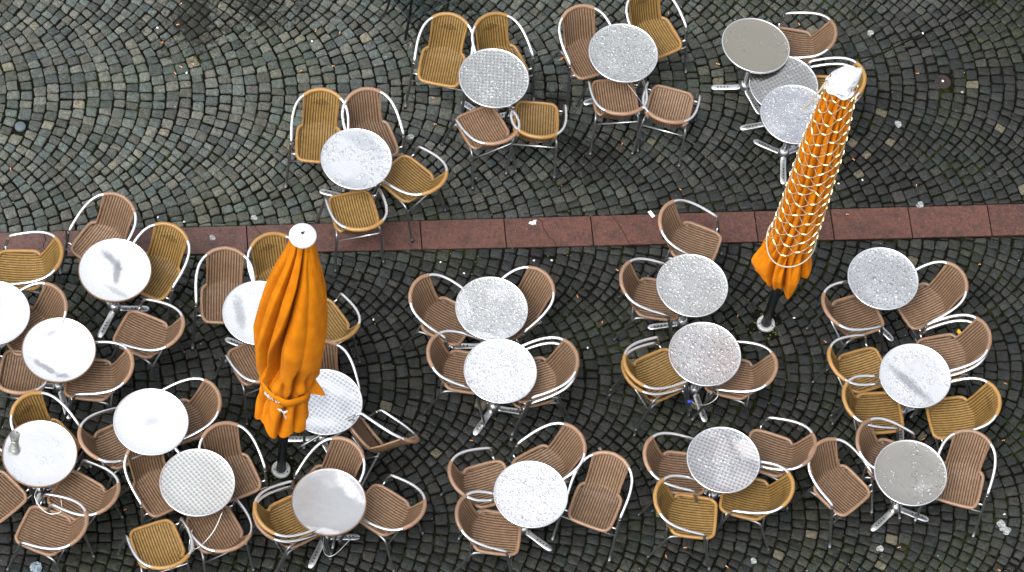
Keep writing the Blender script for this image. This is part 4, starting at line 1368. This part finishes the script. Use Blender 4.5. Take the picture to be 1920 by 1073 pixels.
# round green emblem on the front of the cup
m = MB()
def cup_pt(a, z): 
    rr = 0.0292 + (z / 0.132) * 0.0112 + 0.0008
    th = R(-90) + a / rr
    return (rr * math.cos(th), rr * math.sin(th), z)
def disc(cz, rad, lift):
    n = 20
    vs = [cup_pt(0, cz)] + [cup_pt(rad * math.cos(2 * math.pi * k / n), cz + rad * math.sin(2 * math.pi * k / n)) for k in range(n)]
    vs = [(x * (1 + lift), y * (1 + lift), z) for x, y, z in vs]
    m.add(vs, [(0, 1 + k, 1 + (k + 1) % n) for k in range(n)])
disc(0.078, 0.019, 0.0)
M_green = plain("dark_green_print", (0.01, 0.10, 0.05), 0.5)
em = m.build('emblem', M_green, root)
m = MB(); disc(0.078, 0.0095, 0.02); m.build('emblem_centre', plain("cream_print", (0.62, 0.61, 0.55), 0.6), em)

root = empty('candle_glass', (-4.236, -1.522, 0.7235))
tag(root, "small red glass candle holder at the left picture edge", 'candle holder')
n = NT("red_glass"); n.set(Base_Color=(0.40, 0.006, 0.004), Roughness=0.12)
m = MB(); m.lathe([(0.020, 0.0), (0.030, 0.012), (0.036, 0.035), (0.034, 0.06), (0.026, 0.075), (0.024, 0.074), (0.030, 0.058), (0.030, 0.03), (0.001, 0.028)], 28, 0, (0, 0, 0), True)
m.build('glass', n.m, root)
m = MB(); m.lathe([(0.022, 0.031), (0.022, 0.045), (0.001, 0.045)], 18, 0)
m.build('candle', plain("cream_wax", (0.7, 0.6, 0.4), 0.5), root)

# steel security cables looped between chairs and tables
def cable(pts, label, r=0.003, lock=None):
    root = empty('security_cable', pts[0])
    p0 = Vector(pts[0])
    m = MB(); m.tube([p - p0 for p in crom(pts, 8)], r, 6); m.build('cable', M_wire, root)
    if lock:
        m = MB(); m.box(tuple(Vector(lock) - p0), (0.016, 0.012, 0.011), 0.3, 0, 0.003); m.build('padlock', plain("blue_lock_body", (0.01, 0.05, 0.42), 0.35), root)
    tag(root, label, 'cable')
cable([(1.69, -1.05, 0.47), (1.74, -1.06, 0.45), (1.83, -1.03, 0.44), (1.90, -0.96, 0.47), (1.885, -0.90, 0.52)], "thin steel cable with a blue padlock under the table beside the ochre chair stack", lock=(1.672, -1.05, 0.46))
cable([(-2.20, -3.16, 0.55), (-2.20, -3.26, 0.49), (-2.15, -3.31, 0.50), (-2.09, -3.27, 0.54), (-2.02, -3.16, 0.60), (-1.98, -3.02, 0.69)], "thin steel cable looped round the arm of the bright ochre chair at the bottom")
cable([(-3.49, -3.10, 0.68), (-3.52, -3.16, 0.60), (-3.45, -3.24, 0.56), (-3.36, -3.27, 0.55), (-3.28, -3.24, 0.58), (-3.30, -3.16, 0.64)], "thin steel cable looped under the table with the paper cup")
cable([(0.66, 1.86, 0.69), (0.80, 1.77, 0.60), (0.88, 1.72, 0.50)], "straight thin steel cable running from the top right-hand table to a brown chair")
cable([(-1.13, -3.04, 0.65), (-1.10, -3.12, 0.50), (-1.02, -3.12, 0.49), (-0.90, -3.02, 0.66)], "thin steel cable hanging under the grey filmed table at the bottom")

# ------------------------------------------------------------------ litter and fittings on the paving
M_filter = plain("orange_filter_paper", (0.60, 0.19, 0.02), 0.7)
M_paper = plain("cigarette_paper", (0.70, 0.66, 0.58), 0.8)
def butt(i, x, y):
    rnd = random.Random(100 + i)
    o = empty('cigarette_butt', (x, y, 0.0095), rnd.uniform(0, 6.28))
    L = rnd.uniform(0.017, 0.026)
    m = MB(); m.tube([(-L / 2, 0, 0), (L / 2, 0.001, 0)], 0.0045, 8); m.build('filter', M_filter, o)
    m = MB(); m.tube([(L / 2, 0.001, 0), (L / 2 + rnd.uniform(0.002, 0.007), 0.002, 0)], [0.0044, 0.0036], 8); m.build('paper_end', M_paper, o)
    tag(o, "short orange cigarette butt lying on the cobbles", 'cigarette butt', 'cigarette butts on the cobbles')
for i, (x, y) in enumerate(BUTTS):
    butt(i, x, y)
def blob(name, x, y, r, z, th, mat, label, cat, group=None, seed=0, seg=18, irr=0.22):
    rnd = random.Random(seed + 50)
    ph = [rnd.uniform(0, 6.28) for _ in range(5)]
    m = MB(); vs = []
    for (k, zz) in ((1.0, -0.004), (0.96, th * 0.6), (0.7, th)):
        for i in range(seg):
            a = 2 * math.pi * i / seg
            w = 1 + irr * (0.5 * math.sin(2 * a + ph[0]) + 0.4 * math.sin(3 * a + ph[1]) + 0.35 * math.sin(5 * a + ph[2]))
            vs.append((r * k * w * math.cos(a), r * k * w * math.sin(a), zz))
    vs.append((0, 0, th * 1.05))
    fs = []
    for l in range(2):
        for i in range(seg):
            i2 = (i + 1) % seg
            fs.append((l * seg + i, l * seg + i2, (l + 1) * seg + i2, (l + 1) * seg + i))
    for i in range(seg): fs.append((2 * seg + i, 2 * seg + (i + 1) % seg, 3 * seg))
    m.add(vs, fs)
    o = m.build(name, mat); o.location = (x, y, z)
    tag(o, label, cat, group)
    return o
def mat_spot():
    n = NT("dried_white_splash")
    P = n.coord('Object')
    f = n.ramp(n.noise(P, 60, 4.0, 0.7), 0.38, 0.62)
    n.set(Base_Color=n.mix(f, (0.07, 0.075, 0.075), (0.34, 0.35, 0.35)), Roughness=0.8)
    return n.m
M_spot = mat_spot()
M_scrap = plain("white_crumb", (0.72, 0.72, 0.70), 0.7)
for i, (x, y, r, lab) in enumerate(SPOTS):
    blob('white_splash', x, y, r, 0.0050, 0.0008, M_spot, lab, 'spot', None, i)
for i, (x, y) in enumerate(SCRAPS):
    blob('paper_scrap', x, y, 0.009, 0.006, 0.004, M_scrap, "tiny white scrap lying on the cobbles", 'scrap', 'tiny white scraps on the cobbles', 20 + i, 8, 0.5)
m = MB(); m.box((0, 0, 0), (0.036, 0.016, 0.0012), 0, 0)
o = m.build('paper_slip', M_scrap, smooth=False); o.location = (1.096, 0.991, 0.013); o.rotation_euler = (R(3), R(-4), R(-48))
tag(o, "rectangular white paper slip lying by the red slabs", 'paper')
blob('crumpled_paper', 0.079, 0.676, 0.026, 0.004, 0.010, M_scrap, "crumpled white paper lying on the red slab strip", 'paper', None, 77, 14, 0.7)
blob('fallen_leaf', 3.95, 0.40, 0.024, 0.012, 0.003, plain("yellow_leaf", (0.80, 0.42, 0.01), 0.6), "bright yellow fallen leaf lying under the stacked brown chairs", 'leaf', None, 31, 10, 0.5)
m = MB(); m.lathe([(0.075, -0.02), (0.075, -0.002), (0.068, 0.002), (0.050, 0.002), (0.047, -0.002), (0.036, -0.002), (0.033, 0.001), (0.001, 0.001)], 36, 0)
n = NT("rusty_iron"); P = n.coord('Object')
n.set(Base_Color=n.mix(n.noise(P, 40, 5.0, 0.7), (0.006, 0.004, 0.003), (0.022, 0.010, 0.008)), Roughness=0.85, Normal=n.bump(n.noise(P, 90), 0.6, 0.004))
o = m.build('drain_cap', n.m); o.location = (RUST[0], RUST[1], 0)
tag(o, "round rusty iron cap let into the paving at the right", 'drain cap')
blob('chewing_gum', RUST[0] - 0.002, RUST[1] + 0.004, 0.011, 0.002, 0.003, M_scrap, "white dot of gum stuck on the rusty iron cap", 'gum', None, 8, 10)
m = MB(); m.lathe([(0.048, -0.02), (0.048, 0.0025), (0.045, 0.005), (0.001, 0.0055)], 32, 0)
o = m.build('survey_marker', plain("blue_grey_marker", (0.055, 0.078, 0.088), 0.6)); o.location = (CAP[0], CAP[1], 0.0)
tag(o, "smooth blue grey round marker between cobbles at the left", 'marker')
# crumpled clear plastic by the bottom edge
m = MB()
rnd = random.Random(9)
nth = 16
vs = []
for j in range(7):
    for i in range(nth):
        a = 2 * math.pi * i / nth
        r = 0.05 * math.sin(math.pi * (j + 0.6) / 7.2) ** 0.5 * rnd.uniform(0.72, 1.25)
        vs.append((r * math.cos(a), r * math.sin(a), 0.004 + 0.012 * j * rnd.uniform(0.8, 1.2)))
fs = [(j * nth + i, j * nth + (i + 1) % nth, (j + 1) * nth + (i + 1) % nth, (j + 1) * nth + i) for j in range(6) for i in range(nth)]
fs.append(tuple(range(6 * nth, 7 * nth)))
m.add(vs, fs)
n = NT("crumpled_film"); n.set(Base_Color=(0.42, 0.52, 0.60), Roughness=0.12); n.b.inputs['Transmission Weight'].default_value = 0.6
o = m.build('plastic_wrapper', n.m, smooth=False); o.location = (-3.425, -3.535, 0.0)
tag(o, "crumpled shiny clear plastic lying on the cobbles at bottom left", 'litter')

# pale grit lodged in the joints: far too small and many to count
def grit():
    rnd = random.Random(21)
    m = MB()
    for i in range(2600):
        x, y = rnd.uniform(-5.2, 5.2), rnd.uniform(-3.9, 4.3)
        s = rnd.uniform(0.0012, 0.0035) if rnd.random() < 0.93 else rnd.uniform(0.0035, 0.006)
        z = 0.003
        v = [(x + s, y, z), (x - s, y + s * .6, z), (x - s * .3, y - s, z), (x, y, z + s * 1.4), (x, y, z - 0.008)]
        mi = 0 if rnd.random() < 0.6 else 1
        m.add(v, [(0, 1, 3), (1, 2, 3), (2, 0, 3), (1, 0, 4), (2, 1, 4), (0, 2, 4)], mi)
    o = m.build('grit', [plain("pale_grit", (0.30, 0.24, 0.15), 0.9), plain("white_grit", (0.42, 0.42, 0.40), 0.9)], smooth=False)
    tag(o, "fine pale grit scattered in the cobble joints", 'grit', None, 'stuff')
grit()
# moss cushions in the joints
def moss():
    rnd = random.Random(33)
    m = MB()
    clusters = [(-1.63, -2.19, 0.25, 90), (2.25, 0.10, 0.22, 90), (-1.7, 1.0, 0.9, 140), (-0.45, -0.85, 0.8, 40), (0.3, 0.25, 0.8, 90), (-0.6, 0.4, 0.9, 90), (1.0, -0.3, 0.8, 60), (-2.6, -1.2, 0.7, 50), (0.8, -2.6, 0.8, 40), (2.2, -0.2, 0.6, 60), (0.2, -0.5, 0.9, 80)]
    for cx, cy, s, n_ in clusters:
        for k in range(n_):
            x, y = rnd.gauss(cx, s * 0.5), rnd.gauss(cy, s * 0.5)
            r = rnd.uniform(0.004, 0.010)
            z = -0.006
            k_ = 6
            vs = [(x + r * math.cos(a * math.pi / 3) * rnd.uniform(.6, 1.3), y + r * math.sin(a * math.pi / 3) * rnd.uniform(.6, 1.3), z) for a in range(k_)] + [(x, y, z + r * 0.7)]
            m.add(vs, [(a, (a + 1) % k_, k_) for a in range(k_)])
    n = NT("joint_moss"); P = n.t.nodes.new('ShaderNodeNewGeometry').outputs['Position']
    n.set(Base_Color=n.mix(n.noise(P, 30, 3.0), (0.020, 0.034, 0.006), (0.10, 0.13, 0.012)), Roughness=0.95)
    o = m.build('moss', n.m)
    tag(o, "small cushions of green moss in the cobble joints", 'moss', None, 'stuff')
moss()
